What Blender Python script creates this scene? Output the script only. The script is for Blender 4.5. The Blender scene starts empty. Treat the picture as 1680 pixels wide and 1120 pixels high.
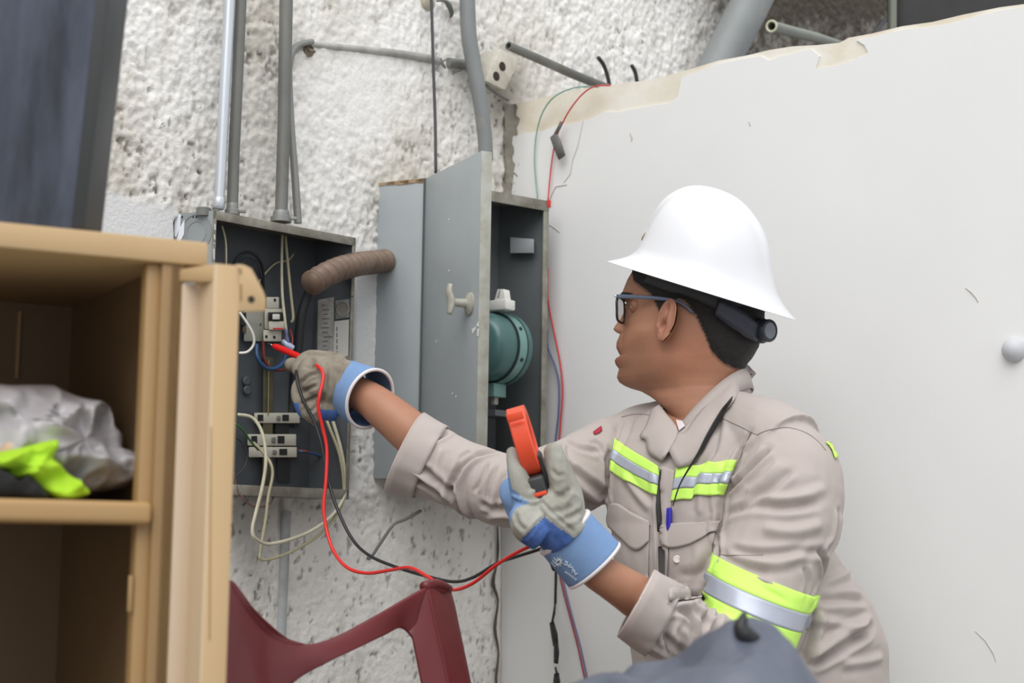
import bpy, bmesh, math, random
import numpy as np
from mathutils import Vector, Matrix, Quaternion
from mathutils.bvhtree import BVHTree
random.seed(4); rng = np.random.RandomState(7)
S = bpy.context.scene; COL = S.collection
# ------------------------------------------------------------------ camera
FPX, PITCH, ROLL, CAMZ = 2800.0, math.radians(6.7), 0.0158, 0.80
cd = bpy.data.cameras.new('camera'); cam = bpy.data.objects.new('camera', cd); COL.objects.link(cam)
cd.sensor_width = 36; cd.lens = FPX*36/1680; cd.clip_start = .05
CR = Matrix.Rotation(math.pi/2+PITCH, 3, 'X') @ Matrix.Rotation(ROLL, 3, 'Z')
CP = Vector((0, 0, CAMZ))
cam.matrix_world = Matrix.Translation(CP) @ CR.to_4x4()
cd.dof.use_dof = True; cd.dof.focus_distance = 2.85; cd.dof.aperture_fstop = 5.6
S.camera = cam
# ------------------------------------------------------------------ sky, sun, exposure
wd = bpy.data.worlds.new('overcast'); S.world = wd; wd.use_nodes = True
nt = wd.node_tree; bg = nt.nodes['Background']
tc = nt.nodes.new('ShaderNodeTexCoord'); sx = nt.nodes.new('ShaderNodeSeparateXYZ'); cr = nt.nodes.new('ShaderNodeValToRGB')
nt.links.new(tc.outputs['Generated'], sx.inputs[0]); nt.links.new(sx.outputs['Z'], cr.inputs[0]); nt.links.new(cr.outputs[0], bg.inputs[0])
cr.color_ramp.elements[0].position = 0; cr.color_ramp.elements[0].color = (.62, .64, .66, 1)
cr.color_ramp.elements[1].position = 1; cr.color_ramp.elements[1].color = (1, 1.02, 1.06, 1)
bg.inputs[1].default_value = 1.0
sl = bpy.data.lights.new('overcast_sun', 'SUN'); sl.energy = 1.6; sl.angle = math.radians(50); sl.color = (1, .98, .95)
so = bpy.data.objects.new('overcast_sun', sl); COL.objects.link(so)
so.rotation_euler = Vector((.10, .66, -.78)).to_track_quat('-Z', 'Y').to_euler()
S.view_settings.view_transform = 'Standard'; S.view_settings.look = 'None'; S.view_settings.gamma = 1
S.view_settings.use_curve_mapping = False; S.view_settings.exposure = 0.3
# ------------------------------------------------------------------ projection helpers (pixel of the 1680x1120 photo -> point on a real plane)
def ray(px, py): return (CR @ Vector(((px-840)/FPX, -(py-560)/FPX, -1))).normalized()
def onpl(px, py, p0, n):
    d = ray(px, py); n = Vector(n); return CP + d*((Vector(p0)-CP).dot(n)/d.dot(n))
def P(px, py, Y): return onpl(px, py, (0, Y, 0), (0, 1, 0))
def H(px, py, z): return onpl(px, py, (0, 0, z), (0, 0, 1))
def pix(v):
    q = CR.transposed() @ (Vector(v)-CP); return (840+FPX*q.x/-q.z, 560-FPX*q.y/-q.z)
def pixn(A):
    R = np.array(CR); Q = (np.asarray(A)-np.array(CP)) @ R
    return 840+FPX*Q[:, 0]/-Q[:, 2], 560-FPX*Q[:, 1]/-Q[:, 2]
LD = Vector((.665, .747, 0)).normalized(); LN = Vector((.747, -.665, 0)).normalized(); LA = Vector((-.269, 3.35, 0))
RD = Vector((.771, -.636, 0)).normalized(); RN = Vector((-.636, -.771, 0)).normalized(); RA = Vector((-.013, 3.637, 0))
def W(px, py, off=0): return onpl(px, py, LA+LN*off, LN)
def V(px, py, off=0): return onpl(px, py, RA+RN*off, RN)
# ------------------------------------------------------------------ materials
MATS = {}
def lin(c): return tuple(((x/255)/12.92 if x/255 <= .04045 else ((x/255+.055)/1.055)**2.4) for x in c)
def mat(name, rgb, rough=.6, metal=0, var=0, vscale=8, bump=0, bscale=60, rgb2=None, rust=None, rscale=6, rlo=.6, rhi=.7, vcol=None, spec=.5, coat=0, trans=0, alpha=1, bdist=.002, sheen=0, sss=0, stretch=None):
    if name in MATS: return MATS[name]
    m = bpy.data.materials.new(name); m.use_nodes = True; MATS[name] = m
    t = m.node_tree; N = t.nodes; L = t.links; b = N['Principled BSDF']
    b.inputs['Roughness'].default_value = rough; b.inputs['Metallic'].default_value = metal
    b.inputs['Specular IOR Level'].default_value = spec; b.inputs['Coat Weight'].default_value = coat
    b.inputs['Transmission Weight'].default_value = trans; b.inputs['Alpha'].default_value = alpha
    b.inputs['Sheen Weight'].default_value = sheen
    if sss: b.inputs['Subsurface Weight'].default_value = sss; b.inputs['Subsurface Radius'].default_value = (.012, .005, .003)
    c = lin(rgb)+(1,)
    b.inputs['Base Color'].default_value = c
    co = N.new('ShaderNodeTexCoord').outputs['Object']
    if stretch:
        mp = N.new('ShaderNodeMapping'); mp.inputs['Scale'].default_value = stretch; L.new(co, mp.inputs[0]); co = mp.outputs[0]
    src = None
    if vcol:
        a = N.new('ShaderNodeAttribute'); a.attribute_name = vcol; src = a.outputs['Color']
    def noise(sc, det=6, ro=.6):
        n = N.new('ShaderNodeTexNoise'); n.inputs['Scale'].default_value = sc; n.inputs['Detail'].default_value = det; n.inputs['Roughness'].default_value = ro
        L.new(co, n.inputs['Vector']); return n.outputs['Fac']
    if var or rgb2:
        c2 = lin(rgb2)+(1,) if rgb2 else tuple(x*(1-var) for x in c[:3])+(1,)
        mx = N.new('ShaderNodeMix'); mx.data_type = 'RGBA'
        r = N.new('ShaderNodeMapRange'); r.inputs['From Min'].default_value = .35; r.inputs['From Max'].default_value = .65
        L.new(noise(vscale), r.inputs['Value']); L.new(r.outputs[0], mx.inputs[0])
        if src and not rgb2:
            mx.blend_type = 'MULTIPLY'; L.new(src, mx.inputs[6]); mx.inputs[7].default_value = (1-var, 1-var, 1-var, 1)
        else:
            mx.inputs[6].default_value = c; mx.inputs[7].default_value = c2
            if src: L.new(src, mx.inputs[6])
        src = mx.outputs[2]
    if rust:
        mx = N.new('ShaderNodeMix'); mx.data_type = 'RGBA'
        r = N.new('ShaderNodeMapRange'); r.inputs['From Min'].default_value = rlo; r.inputs['From Max'].default_value = rhi
        L.new(noise(rscale, 9, .7), r.inputs['Value']); L.new(r.outputs[0], mx.inputs[0])
        if src: L.new(src, mx.inputs[6])
        else: mx.inputs[6].default_value = c
        mx.inputs[7].default_value = lin(rust)+(1,); src = mx.outputs[2]
    if src: L.new(src, b.inputs['Base Color'])
    if bump:
        bp = N.new('ShaderNodeBump'); bp.inputs['Strength'].default_value = bump; bp.inputs['Distance'].default_value = bdist
        L.new(noise(bscale, 8, .6), bp.inputs['Height']); L.new(bp.outputs[0], b.inputs['Normal'])
    return m
# ------------------------------------------------------------------ mesh helpers
def mk(name, V_, F, m=None, parent=None, smooth=False, label=None, cat=None, group=None, kind=None, auto=None):
    me = bpy.data.meshes.new(name); me.from_pydata([tuple(v) for v in V_], [], F); me.update()
    if smooth: me.shade_smooth()
    o = bpy.data.objects.new(name, me); COL.objects.link(o)
    if m: me.materials.append(m)
    if parent: o.parent = parent
    tag(o, label, cat, group, kind)
    if auto: o.data.set_sharp_from_angle(angle=math.radians(auto))
    return o
def tag(o, label=None, cat=None, group=None, kind=None):
    if label: o['label'] = label
    if cat: o['category'] = cat
    if group: o['group'] = group
    if kind: o['kind'] = kind
    return o
def empty(name, loc, label=None, cat=None, group=None):
    o = bpy.data.objects.new(name, None); COL.objects.link(o); o.location = loc; o.empty_display_size = .05
    tag(o, label, cat, group); o['_inv'] = 1
    return o
def fix_parents():
    # children were written in world coordinates: shift their meshes into the frame of their thing
    for o in COL.objects:
        if o.type == 'EMPTY' and o.get('_inv'):
            T = Matrix.Translation(-o.location)
            for c in o.children:
                if c.get('_loc'): continue
                c.data.transform(T)
                for g in c.children: 
                    if not g.get('_loc'): g.data.transform(T)
            del o['_inv']
class MB:
    def __init__(s): s.v = []; s.f = []
    def add(s, v, f):
        n = len(s.v); s.v += [Vector(x) for x in v]; s.f += [tuple(i+n for i in q) for q in f]; return s
    def box(s, c, ax, ay, az):   # centre + three half-vectors
        c = Vector(c); ax, ay, az = Vector(ax), Vector(ay), Vector(az)
        v = [c+ax*i+ay*j+az*k for k in (-1, 1) for j in (-1, 1) for i in (-1, 1)]
        f = [(0, 2, 3, 1), (4, 5, 7, 6), (0, 1, 5, 4), (2, 6, 7, 3), (0, 4, 6, 2), (1, 3, 7, 5)]
        if ax.cross(ay).dot(az) < 0: f = [q[::-1] for q in f]
        return s.add(v, f)
    def bar(s, a, b, w, h, up=(0, 0, 1)):   # box along a-b, w sideways, h along up
        a, b = Vector(a), Vector(b); d = (b-a); sd = d.cross(Vector(up)).normalized(); u = sd.cross(d).normalized()
        return s.box((a+b)/2, d/2, sd*w/2, u*h/2)
    def prism(s, poly, off):     # planar polygon extruded by off
        n = len(poly); poly = [Vector(p) for p in poly]; off = Vector(off)
        v = poly+[p+off for p in poly]
        nn = Vector((0, 0, 0))
        for i in range(n): nn += poly[i].cross(poly[(i+1) % n])
        f = [tuple(range(n)), tuple(range(2*n-1, n-1, -1))]+[(i, i+n, (i+1) % n+n, (i+1) % n) for i in range(n)]
        if nn.dot(off) > 0: f = [q[::-1] for q in f]
        return s.add(v, f)
    def hexa(s, a, b):           # two quads, matching corners
        v = list(a)+list(b); f = [(0, 1, 2, 3), (7, 6, 5, 4), (0, 4, 5, 1), (1, 5, 6, 2), (2, 6, 7, 3), (3, 7, 4, 0)]
        c = sum((Vector(x) for x in v), Vector())/8
        n = (Vector(v[1])-Vector(v[0])).cross(Vector(v[2])-Vector(v[0]))
        if n.dot(Vector(v[0])-c) < 0: f = [q[::-1] for q in f]
        return s.add(v, f)
    def tube(s, pts, r, seg=10, caps=True, flat=None, sm=0):
        pts = [Vector(p) for p in pts]
        if sm: pts, r = smoothpath(pts, r, sm)
        n = len(pts); rs = r if hasattr(r, '__len__') else [r]*n
        T = []
        for i in range(n):
            a = pts[max(0, i-1)]; b = pts[min(n-1, i+1)]; T.append((b-a).normalized())
        u = T[0].orthogonal().normalized()
        if flat is not None: u = (Vector(flat)-T[0]*Vector(flat).dot(T[0])).normalized()
        v = []; f = []
        for i in range(n):
            if i:
                q = T[i-1].rotation_difference(T[i]); u = (q @ u); u = (u-T[i]*u.dot(T[i])).normalized()
            w = T[i].cross(u)
            ru, rw = rs[i] if hasattr(rs[i], '__len__') else (rs[i], rs[i])
            for k in range(seg):
                a = 2*math.pi*k/seg; v.append(pts[i]+u*ru*math.cos(a)+w*rw*math.sin(a))
        for i in range(n-1):
            for k in range(seg):
                k2 = (k+1) % seg; f.append((i*seg+k, i*seg+k2, (i+1)*seg+k2, (i+1)*seg+k))
        if caps: f += [tuple(range(seg-1, -1, -1)), tuple(range((n-1)*seg, n*seg))]
        return s.add(v, f)
    def lathe(s, c, axis, prof, seg=32, up=None):  # prof: (radius, height along axis)
        c = Vector(c); ax = Vector(axis).normalized(); u = Vector(up) if up else ax.orthogonal(); u = (u-ax*u.dot(ax)).normalized(); w = ax.cross(u)
        v = []; f = []; n = len(prof)
        for (r, h) in prof:
            for k in range(seg):
                a = 2*math.pi*k/seg; v.append(c+ax*h+(u*math.cos(a)+w*math.sin(a))*max(r, 1e-5))
        for i in range(n-1):
            for k in range(seg):
                k2 = (k+1) % seg; f.append((i*seg+k, i*seg+k2, (i+1)*seg+k2, (i+1)*seg+k))
        f += [tuple(range(seg-1, -1, -1)), tuple(range((n-1)*seg, n*seg))]
        return s.add(v, f)
    def ellipsoid(s, c, ax, ay, az, nu=24, nv=14):
        c, ax, ay, az = Vector(c), Vector(ax), Vector(ay), Vector(az); v = []; f = []
        for j in range(nv+1):
            t = math.pi*j/nv
            for i in range(nu):
                a = 2*math.pi*i/nu; v.append(c+ax*math.sin(max(t, 1e-3) if j < nv else 1e-3)*math.cos(a)+ay*math.sin(max(t, 1e-3) if j < nv else 1e-3)*math.sin(a)-az*math.cos(t))
        for j in range(nv):
            for i in range(nu):
                i2 = (i+1) % nu; f.append((j*nu+i, j*nu+i2, (j+1)*nu+i2, (j+1)*nu+i))
        f += [tuple(range(nu-1, -1, -1)), tuple(range(nv*nu, nv*nu+nu))]
        return s.add(v, f)
    def grid(s, rows, close=False):
        nr = len(rows); nc = len(rows[0]); v = [p for r in rows for p in r]; f = []
        for i in range(nr-1):
            for j in range(nc if close else nc-1):
                j2 = (j+1) % nc; f.append((i*nc+j, i*nc+j2, (i+1)*nc+j2, (i+1)*nc+j))
        return s.add(v, f)
    def build(s, name, m=None, parent=None, smooth=False, bevel=0, auto=None, bseg=2, **k):
        o = mk(name, s.v, s.f, m, parent, smooth, auto=None, **k)
        if bevel:
            bm = bmesh.new(); bm.from_mesh(o.data)
            bmesh.ops.remove_doubles(bm, verts=bm.verts, dist=1e-5)
            e = [x for x in bm.edges if len(x.link_faces) == 2 and x.calc_face_angle(0) > .5]
            bmesh.ops.bevel(bm, geom=e, offset=bevel, segments=bseg, affect='EDGES', profile=.5, clamp_overlap=True)
            bm.to_mesh(o.data); bm.free(); o.data.shade_smooth(); auto = auto or 35
        if auto: o.data.shade_smooth(); o.data.set_sharp_from_angle(angle=math.radians(auto))
        return o
def smoothpath(pts, r, k=6):
    pts = [Vector(p) for p in pts]; n = len(pts); out = []; ro = []
    has = hasattr(r, '__len__')
    for i in range(n-1):
        p0 = pts[max(i-1, 0)]; p1 = pts[i]; p2 = pts[i+1]; p3 = pts[min(i+2, n-1)]
        for j in range(k):
            t = j/k; out.append(.5*((2*p1)+(-p0+p2)*t+(2*p0-5*p1+4*p2-p3)*t*t+(-p0+3*p1-3*p2+p3)*t**3))
            if has:
                a, b = r[i], r[i+1]
                ro.append(tuple(x+(y-x)*t for x, y in zip(a, b)) if hasattr(a, '__len__') else a+(b-a)*t)
    out.append(pts[-1]); 
    if has: ro.append(r[-1])
    return out, (ro if has else r)
# value noise, vectorised
_tab = np.random.RandomState(3).rand(64, 64, 64)
def vn(x, y, z=0.0):
    z = np.zeros_like(x)+z
    xi, yi, zi = np.floor(x).astype(int), np.floor(y).astype(int), np.floor(z).astype(int)
    fx, fy, fz = x-xi, y-yi, z-zi
    fx, fy, fz = [t*t*(3-2*t) for t in (fx, fy, fz)]
    def g(a, b, c): return _tab[(xi+a) % 64, (yi+b) % 64, (zi+c) % 64]
    r = 0
    for a in (0, 1):
        for b in (0, 1):
            for c in (0, 1):
                r = r+g(a, b, c)*(fx if a else 1-fx)*(fy if b else 1-fy)*(fz if c else 1-fz)
    return r
def fbm(x, y, z=0.0, o=4, g=.5):
    s = 0; a = 1; t = 0
    for i in range(o): s = s+a*vn(x*2**i+i*7.3, y*2**i+i*3.1, z*2**i+i*1.7); t += a; a *= g
    return s/t
def sstep(a, b, x): t = np.clip((x-a)/(b-a), 0, 1); return t*t*(3-2*t)
# ================================================================== SETTING
# ---- rough plastered wall (left), a displaced sheet with a solid back
t0, t1, zt = -.80, 2.25, 2.62; NX, NZ = 840, 720
tt = np.linspace(t0, t1, NX); zz = np.linspace(0, zt, NZ)
TT, ZZ = np.meshgrid(tt, zz)
base = np.stack([LA.x+LD.x*TT, LA.y+LD.y*TT, ZZ], -1).reshape(-1, 3)
PX, PY = pixn(base); X, Z = TT.ravel(), ZZ.ravel()
big = fbm(X*3, Z*3, .3, 3); mid = fbm(X*36+big, Z*30, 1.1, 4, .62); fine = fbm(X*110, Z*90, 2.2, 2, .62)
wob = (fbm(X*9, Z*9, 5.5, 4)-.5)
smooth_low = sstep(-6, 14, (PY-(312+(PX-150)*.16)+wob*40))*sstep(300, 285, PX)      # skimmed patch left of the panel
gap = sstep(398, 412, PY)*sstep(562, 585, PX)*sstep(640, 600, PX)*sstep(700, 660, PY)  # skimmed strip between the two boxes
smooth = np.clip(smooth_low+gap, 0, 1)
whitep = np.exp(-(((PX-600)/95)**2+((PY-160)/110)**2)*1.2)                                # flat white daub in the middle
lower = sstep(820, 850, PY+wob*60)
amp = (1-smooth)*(1-.72*np.clip(whitep, 0, 1))*(1-.55*lower)
dty = fbm(X*6, Z*5, 4.4, 3); pit = np.clip(sstep(.30, .22, fbm(X*78, Z*64, 9.1, 3, .6))*.75*(1-lower)*sstep(.40, .62, dty)+lower*.62*sstep(.33, .25, fbm(X*105+.4*mid, Z*62, 9.1, 3, .6)), 0, 1)
h = (.0075*(mid-.5)+.0085*(fine-.5))*amp - .004*pit*(1-smooth) + .010*(big-.5)*(1-smooth)
# low crack beside the corner and chipped hole over the left pipe
inA = sstep(285, 300, PX)*sstep(584, 574, PX)*sstep(356, 366, PY-.19*(PX-350)*(PX > 350))*sstep(812, 800, PY)
inB = sstep(612, 622, PX)*sstep(960, 900, PX)*sstep(310, 322, PY)*sstep(800, 770, PY)*sstep(905, 880, PX)
h = h-.13*np.maximum(inA, inB*0)
ver = base+np.outer(h, np.array(LN))
rid = np.clip((mid-.5)*2.6+(fine-.5)*1.6, -1, 1)
dirt = np.clip(sstep(.44, .74, fbm(X*5, Z*3.2, 7.7, 5, .6))*.9+.55*np.exp(-((PX-420)/62)**2)*sstep(420, 330, PY)*(.5+mid)+.5*np.exp(-(((PX-650)/60)**2+((PY-330)/80)**2))*(.4+mid)+.35*np.exp(-(((PX-285)/80)**2+((PY-270)/60)**2)), 0, 1)*(1-.8*np.clip(whitep, 0, 1))*(1-smooth)
grimeR = sstep(1090, 1260, PX)*.95+sstep(1050, 1190, PX)*sstep(60, 0, PY)*.3
grimeGap = np.exp(-(((PX-830)/40)**2+((PY-150)/60)**2))+.8*np.exp(-(((PX-655)/50)**2+((PY-760)/75)**2))+.75*np.exp(-(((PX-410)/48)**2+((PY-880)/95)**2))+.5*np.exp(-(((PX-560)/90)**2+((PY-828)/28)**2))+.9*np.exp(-(((PX-461)/5)**2+((PY-845)/45)**2))  # grime patches; the last spot paints the shaded gap beside the low pipe
colA = np.array(lin((240, 238, 234))); colB = np.array(lin((200, 193, 180))); colD = np.array(lin((86, 80, 72))); colS = np.array(lin((222, 222, 222)))
c = colA+(colB-colA)*np.clip(dirt*.75+.25*np.clip(-rid, 0, 1)*amp, 0, 1)[:, None]
dk = np.clip(sstep(.42, .85, -rid)*.55*amp*(.4+dirt)+pit*.9*(1-smooth)+np.clip(grimeGap, 0, 1)*.62*(.6+.6*mid)+grimeR*.95*(.6+.8*mid), 0, 1)
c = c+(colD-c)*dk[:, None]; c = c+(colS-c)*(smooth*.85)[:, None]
F = [(j*NX+i, j*NX+i+1, (j+1)*NX+i+1, (j+1)*NX+i) for j in range(NZ-1) for i in range(NX-1)]
wl = mk('wall_left', [], [], mat('rough_plaster', (220, 216, 208), .95, vcol='col', bump=.55, bscale=130, bdist=.004, spec=.15), kind='structure', label='rough whitewashed plaster wall behind the metal boxes and pipes')
me = bpy.data.meshes.new('wall_left'); me.from_pydata(ver.tolist(), [], F); me.shade_smooth(); me.materials.append(MATS['rough_plaster'])
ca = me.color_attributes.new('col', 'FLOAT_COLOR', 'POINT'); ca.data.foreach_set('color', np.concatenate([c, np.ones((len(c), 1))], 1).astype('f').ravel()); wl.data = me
bk = MB(); bk.prism([LA+LD*t0-LN*.16, LA+LD*t1-LN*.16, LA+LD*t1-LN*.16+Vector((0, 0, zt)), LA+LD*t0-LN*.16+Vector((0, 0, zt))], -LN*.12)
q_ = lambda t, o, z: LA+LD*t+LN*o+Vector((0, 0, z))
bk.prism([q_(t0-1.6, 0, 0), q_(t0, 0, 0), q_(t0, 0, zt), q_(t0-1.6, 0, zt)], -LN*.16)
bk.build('masonry_core', mat('core', (206, 202, 194), .9, bump=.5, bscale=60), wl)
# ---- white wall (right): plaster body with a paint skin whose edges have flaked
ZB = Vector((0, 0, 1))
top = [(822, 172), (850, 170), (900, 158), (950, 146), (1000, 139), (1060, 132), (1110, 120), (1150, 108), (1180, 99), (1225, 91), (1262, 82), (1300, 76), (1340, 74), (1378, 70), (1392, 62), (1430, 55), (1480, 43), (1530, 36), (1580, 24), (1640, 12), (1700, 4), (1780, -14), (1880, -34), (2300, -130)]
body = [V(x, y) for x, y in top]
poly = [Vector((body[0].x, body[0].y, 0))]+body+[Vector((body[-1].x, body[-1].y, 0))]
m_plB = mat('raw_plaster', (230, 226, 216), .9, rgb2=(216, 206, 186), vscale=9, bump=.4, bscale=50, spec=.2)
wr = MB().prism(poly, -RN*.13).build('wall_right', m_plB, kind='structure', label='white painted partition wall behind the worker')
skin = [(823, 1200), (823, 1060), (823, 1000), (823, 900), (823, 800), (823, 700), (824, 330), (827, 312), (836, 290), (832, 268), (838, 252), (831, 236), (836, 224), (862, 219), (890, 215), (912, 206), (945, 201), (975, 193), (990, 183), (1010, 184), (1042, 178), (1075, 172), (1098, 169), (1112, 158), (1118, 128), (1150, 114), (1185, 103), (1228, 95), (1248, 92), (1262, 99), (1282, 92), (1330, 80), (1345, 92), (1338, 112), (1372, 108), (1402, 98), (1424, 86), (1418, 74), (1405, 66), (1440, 58), (1490, 47), (1530, 44), (1552, 40), (1590, 30), (1640, 17), (1700, 9), (1780, -8), (1870, -24), (2290, -120)]
sk = [V(x, y, .003) for x, y in skin]
sk2 = [Vector((sk[0].x, sk[0].y, .0))]+sk[1:]+[Vector((sk[-1].x, sk[-1].y, 0))]
MB().prism(sk2, -RN*.0035).build('paint_skin', mat('white_paint', (228, 228, 227), .75, var=.035, vscale=2.2, bump=.12, bscale=9, spec=.25), wr)
MB().tube([W(x, y, .004) for x, y in ((816, 860), (817, 900), (815, 925), (809, 955), (817, 985), (812, 1030), (818, 1070), (814, 1110), (816, 1150))], [.0012, .003, .002, .004, .002, .0035, .002, .003, .002], 6, sm=3).build('corner_crack', mat('crack_dark', (92, 86, 78), .95), wl, smooth=True, kind='stuff')
# small flakes / stains on the white wall
def wall_mark(pts, r, m, off=.0035):
    b = MB(); b.tube([V(x, y, off) for x, y in pts], [(r*(.4+.6*math.sin(math.pi*(i+.5)/len(pts)))) for i in range(len(pts))], 5); return b
ck = MB()
for pts, r in [([(957, 198), (948, 240), (940, 262), (936, 285), (925, 300)], .0011), ([(900, 330), (912, 306), (930, 303)], .0013), ([(901, 368), (910, 374), (918, 381)], .0012), ([(1034, 218), (1037, 226), (1036, 232)], .0016),
               ([(1584, 472), (1594, 480), (1600, 487), (1605, 495)], .0014), ([(1229, 200), (1231, 206)], .0014), ([(838, 236), (836, 252)], .0012), ([(1600, 1035), (1616, 1050), (1630, 1072), (1634, 1085)], .001)]:
    q = wall_mark(pts, r, None); ck.add(q.v, q.f)
ck.build('paint_cracks', mat('crack', (186, 180, 172), .9), wr, kind='stuff')
# grey mortar strip in the corner, a lumpy fillet
rows = []
for i in range(30):
    z = 1.50+i*(.245/29); row = []
    for k in range(7):
        a = k/6; p = (RA+RD*.014*(1-a)*(1+.7*math.sin(i*1.1)*math.sin(i*.57)))+LN*0.004 if a < .5 else RA-LD*.016*(a)+RN*.002
        row.append(Vector((p.x, p.y, z))+LN*.006*random.random()+RN*.004*random.random())
    rows.append(row)
MB().grid(rows).build('corner_mortar', mat('mortar', (128, 122, 112), .95, rgb2=(156, 150, 138), vscale=20, bump=.6, bscale=80), wr, smooth=True)
# floor
MB().prism([(-3, -1.2, 0), (4, -1.2, 0), (4, 6.5, 0), (-3, 6.5, 0)], (0, 0, -.08)).build('floor', mat('concrete_floor', (140, 137, 130), .85, var=.3, vscale=3, bump=.3, bscale=30), kind='structure', label='grey concrete floor')
# dark board standing in for the dark far opening, upper right
a = P(1462, 60, 4.3)
bd = MB()
q0, q1 = P(1463, -330, 4.05), P(1463, 240, 4.05); r0, r1 = P(2300, -330, 3.75), P(2300, 240, 3.75)
bd.prism([q1, q0, r0, r1], (0, .05, 0)); bd.build('trim_1', mat('dark_opening', (30, 30, 32), .6, rgb2=(42, 42, 42), vscale=14), kind='structure', label='dark board standing in for the dark opening above the white wall at the far right')
MB().bar(P(1463, 240, 4.03), P(1466, -330, 4.03), .014, .03, (0, 1, 0)).build('trim_2', mat('grey_green_metal', (112, 116, 104), .6), kind='structure', label='narrow grey edge strip of the dark opening')
# ================================================================== PIPES on the left wall
m_bright = mat('bright_conduit', (205, 210, 216), .32, .55, var=.12, vscale=12, stretch=(1, 1, .2))
m_galv = mat('galvanised', (146, 147, 143), .5, .35, var=.25, vscale=14, rust=(120, 108, 90), rscale=9, rlo=.6, rhi=.75, stretch=(1, 1, .35))
m_galv2 = mat('dull_conduit', (122, 123, 118), .6, .25, var=.25, vscale=10, rust=(104, 92, 74), rscale=7, rlo=.58, rhi=.72, stretch=(1, 1, .35))
m_pvc = mat('grey_pvc', (132, 136, 136), .5, 0, var=.15, vscale=6, rust=(160, 150, 132), rscale=9, rlo=.63, rhi=.75)
def pipe(name, pts, rpx, Ys_off, m, label, cat='pipe', seg=20, sm=0, hollow=False, wall=True, **k):
    f = W
    p = [f(x, y, o) for (x, y), o in zip(pts, Ys_off)]
    r = [rp*(q.y)/FPX for rp, q in zip(rpx, p)]
    b = MB().tube(p, r, seg, sm=sm, caps=not hollow)
    if hollow:
        # wall thickness at the open first end
        pp, rr = (smoothpath(p, r, sm) if sm else (p, r))
        b.tube([pp[0], pp[min(2, len(pp)-1)]], [rr[0]*.72, rr[0]*.72], seg, caps=False)
        n = len(b.v)
        base0 = 0; inner = n-2*seg
        b.f += [(base0+i, inner+i, inner+(i+1) % seg, base0+(i+1) % seg) for i in range(seg)]
        b.f.append(tuple(inner+seg+i for i in range(seg)))
    return b.build(name, m, smooth=True, auto=50, label=label, cat=cat, **k)
# depth of pipes: they enter the panel top, ~.06 m out from the wall
p1 = pipe('conduit_pipe', [(359, 343), (378, -25)], [8.5, 10], [.06, .05], m_bright, 'bright galvanised conduit pipe, leftmost of the pair rising from the open panel')
p2 = pipe('conduit_pipe', [(381, 346), (384, 250), (390, 120), (396, -25)], [9.5, 9.5, 9.5, 10], [.055, .05, .05, .045], m_galv2, 'dull grey conduit pipe touching the bright pipe on its right')
p3 = pipe('conduit_pipe', [(461, 360), (466, 200), (470, -25)], [10.5, 10.8, 11.5], [.06, .05, .045], m_galv2, 'thick weathered grey conduit pipe rising from the middle of the open panel top')
p4 = pipe('conduit_pipe', [(489, 366), (484, 290), (478, 210), (474, 120), (479, 88), (490, 74), (512, 68)], [6.5, 6.5, 6, 6, 6, 5.5, 5], [.05, .045, .035, .025, .018, .012, .006], m_galv, 'thin grey conduit bending behind the thick pipe and turning right into the plaster', sm=5)
for (pp, x, y, r) in [(p2, 381, 346, 10), (p3, 461, 358, 14), ]:
    c = W(x, y, .058); rr = r*c.y/FPX
    MB().lathe(c-Vector((0, 0, .004)), (0, 0, 1), [(rr*1.05, -.004), (rr*1.25, -.003), (rr*1.25, .006), (rr*1.0, .008), (rr*.98, .014), (rr*.9, .018)], 20).build('connector_ring', m_galv, pp, auto=40)
    MB().bar(c+Vector((rr, -.002, 0)), c+Vector((rr+.014, 0, .0)), .006, .006).bar(c+Vector((rr+.006, -.003, .004)), c+Vector((rr+.006, -.003, -.006)), .007, .007).build('clamp_screw', m_galv, pp, bevel=.001)
MB().lathe(W(359, 338, .06), (0, 0, 1), [(.0098, -.004), (.0105, -.003), (.0105, .014), (.0098, .015)], 20).build('connector_ring', m_bright, p1, auto=40)
# small threaded stub left of pair
c = W(334, 349, .05); MB().lathe(c, (0, 0, 1), [(.013, -.006), (.013, .008), (.011, .009)], 16).bar(c+Vector((.01, 0, .001)), c+Vector((.027, 0, .004)), .006, .006).build('connector_stub', m_galv2, label='short threaded connector stub on the panel top left of the pipes', cat='connector', auto=40)
# horizontal conduit half sunk into the plaster
hc = pipe('buried_conduit', [(505, 72), (560, 78), (620, 84), (680, 92), (722, 100)], [5, 6, 6.5, 7, 7], [.001, .001, .002, .004, .006], mat('plastered_pipe', (190, 188, 182), .8, rgb2=(140, 140, 136), vscale=12, bump=.4, bscale=40), 'nearly horizontal grey conduit half buried in plaster between the thin conduit and the hanging cable', sm=4)
pipe('conduit_piece', [(735, 102), (755, 105), (778, 108)], [8, 8.5, 8.5], [.008, .01, .012], m_galv, 'short conduit piece ending behind the thick leaning pipe')
for s, lab in ((((722, 96), (727, 104), (731, 112), (724, 104), (731, 98)), 'twisted tie wire round the joint of the buried conduit'), (((763, 108), (758, 114), (748, 118), (742, 122)), 'loose tie wire end under the short conduit piece')):
    MB().tube([W(x, y, .014) for x, y in s], .0016, 6, sm=3).build('tie_wire', m_galv2, label=lab, cat='wire', group='tie wires on the rough wall')
c = W(505, 83, .0); b = MB(); b.lathe(c, LN, [(.012, -.004), (.013, .004), (.009, .008), (.006, .004)], 12); b.tube([c+LN*.006-LD*.004, c+LN*.02+Vector((0, 0, -.006))], .003, 6)
b.build('bolt_stub', mat('rusty_dark', (96, 86, 74), .8, rgb2=(150, 140, 124), vscale=60), label='rusty bolt end in a small pit under the buried conduit', cat='bolt', auto=40)
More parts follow.
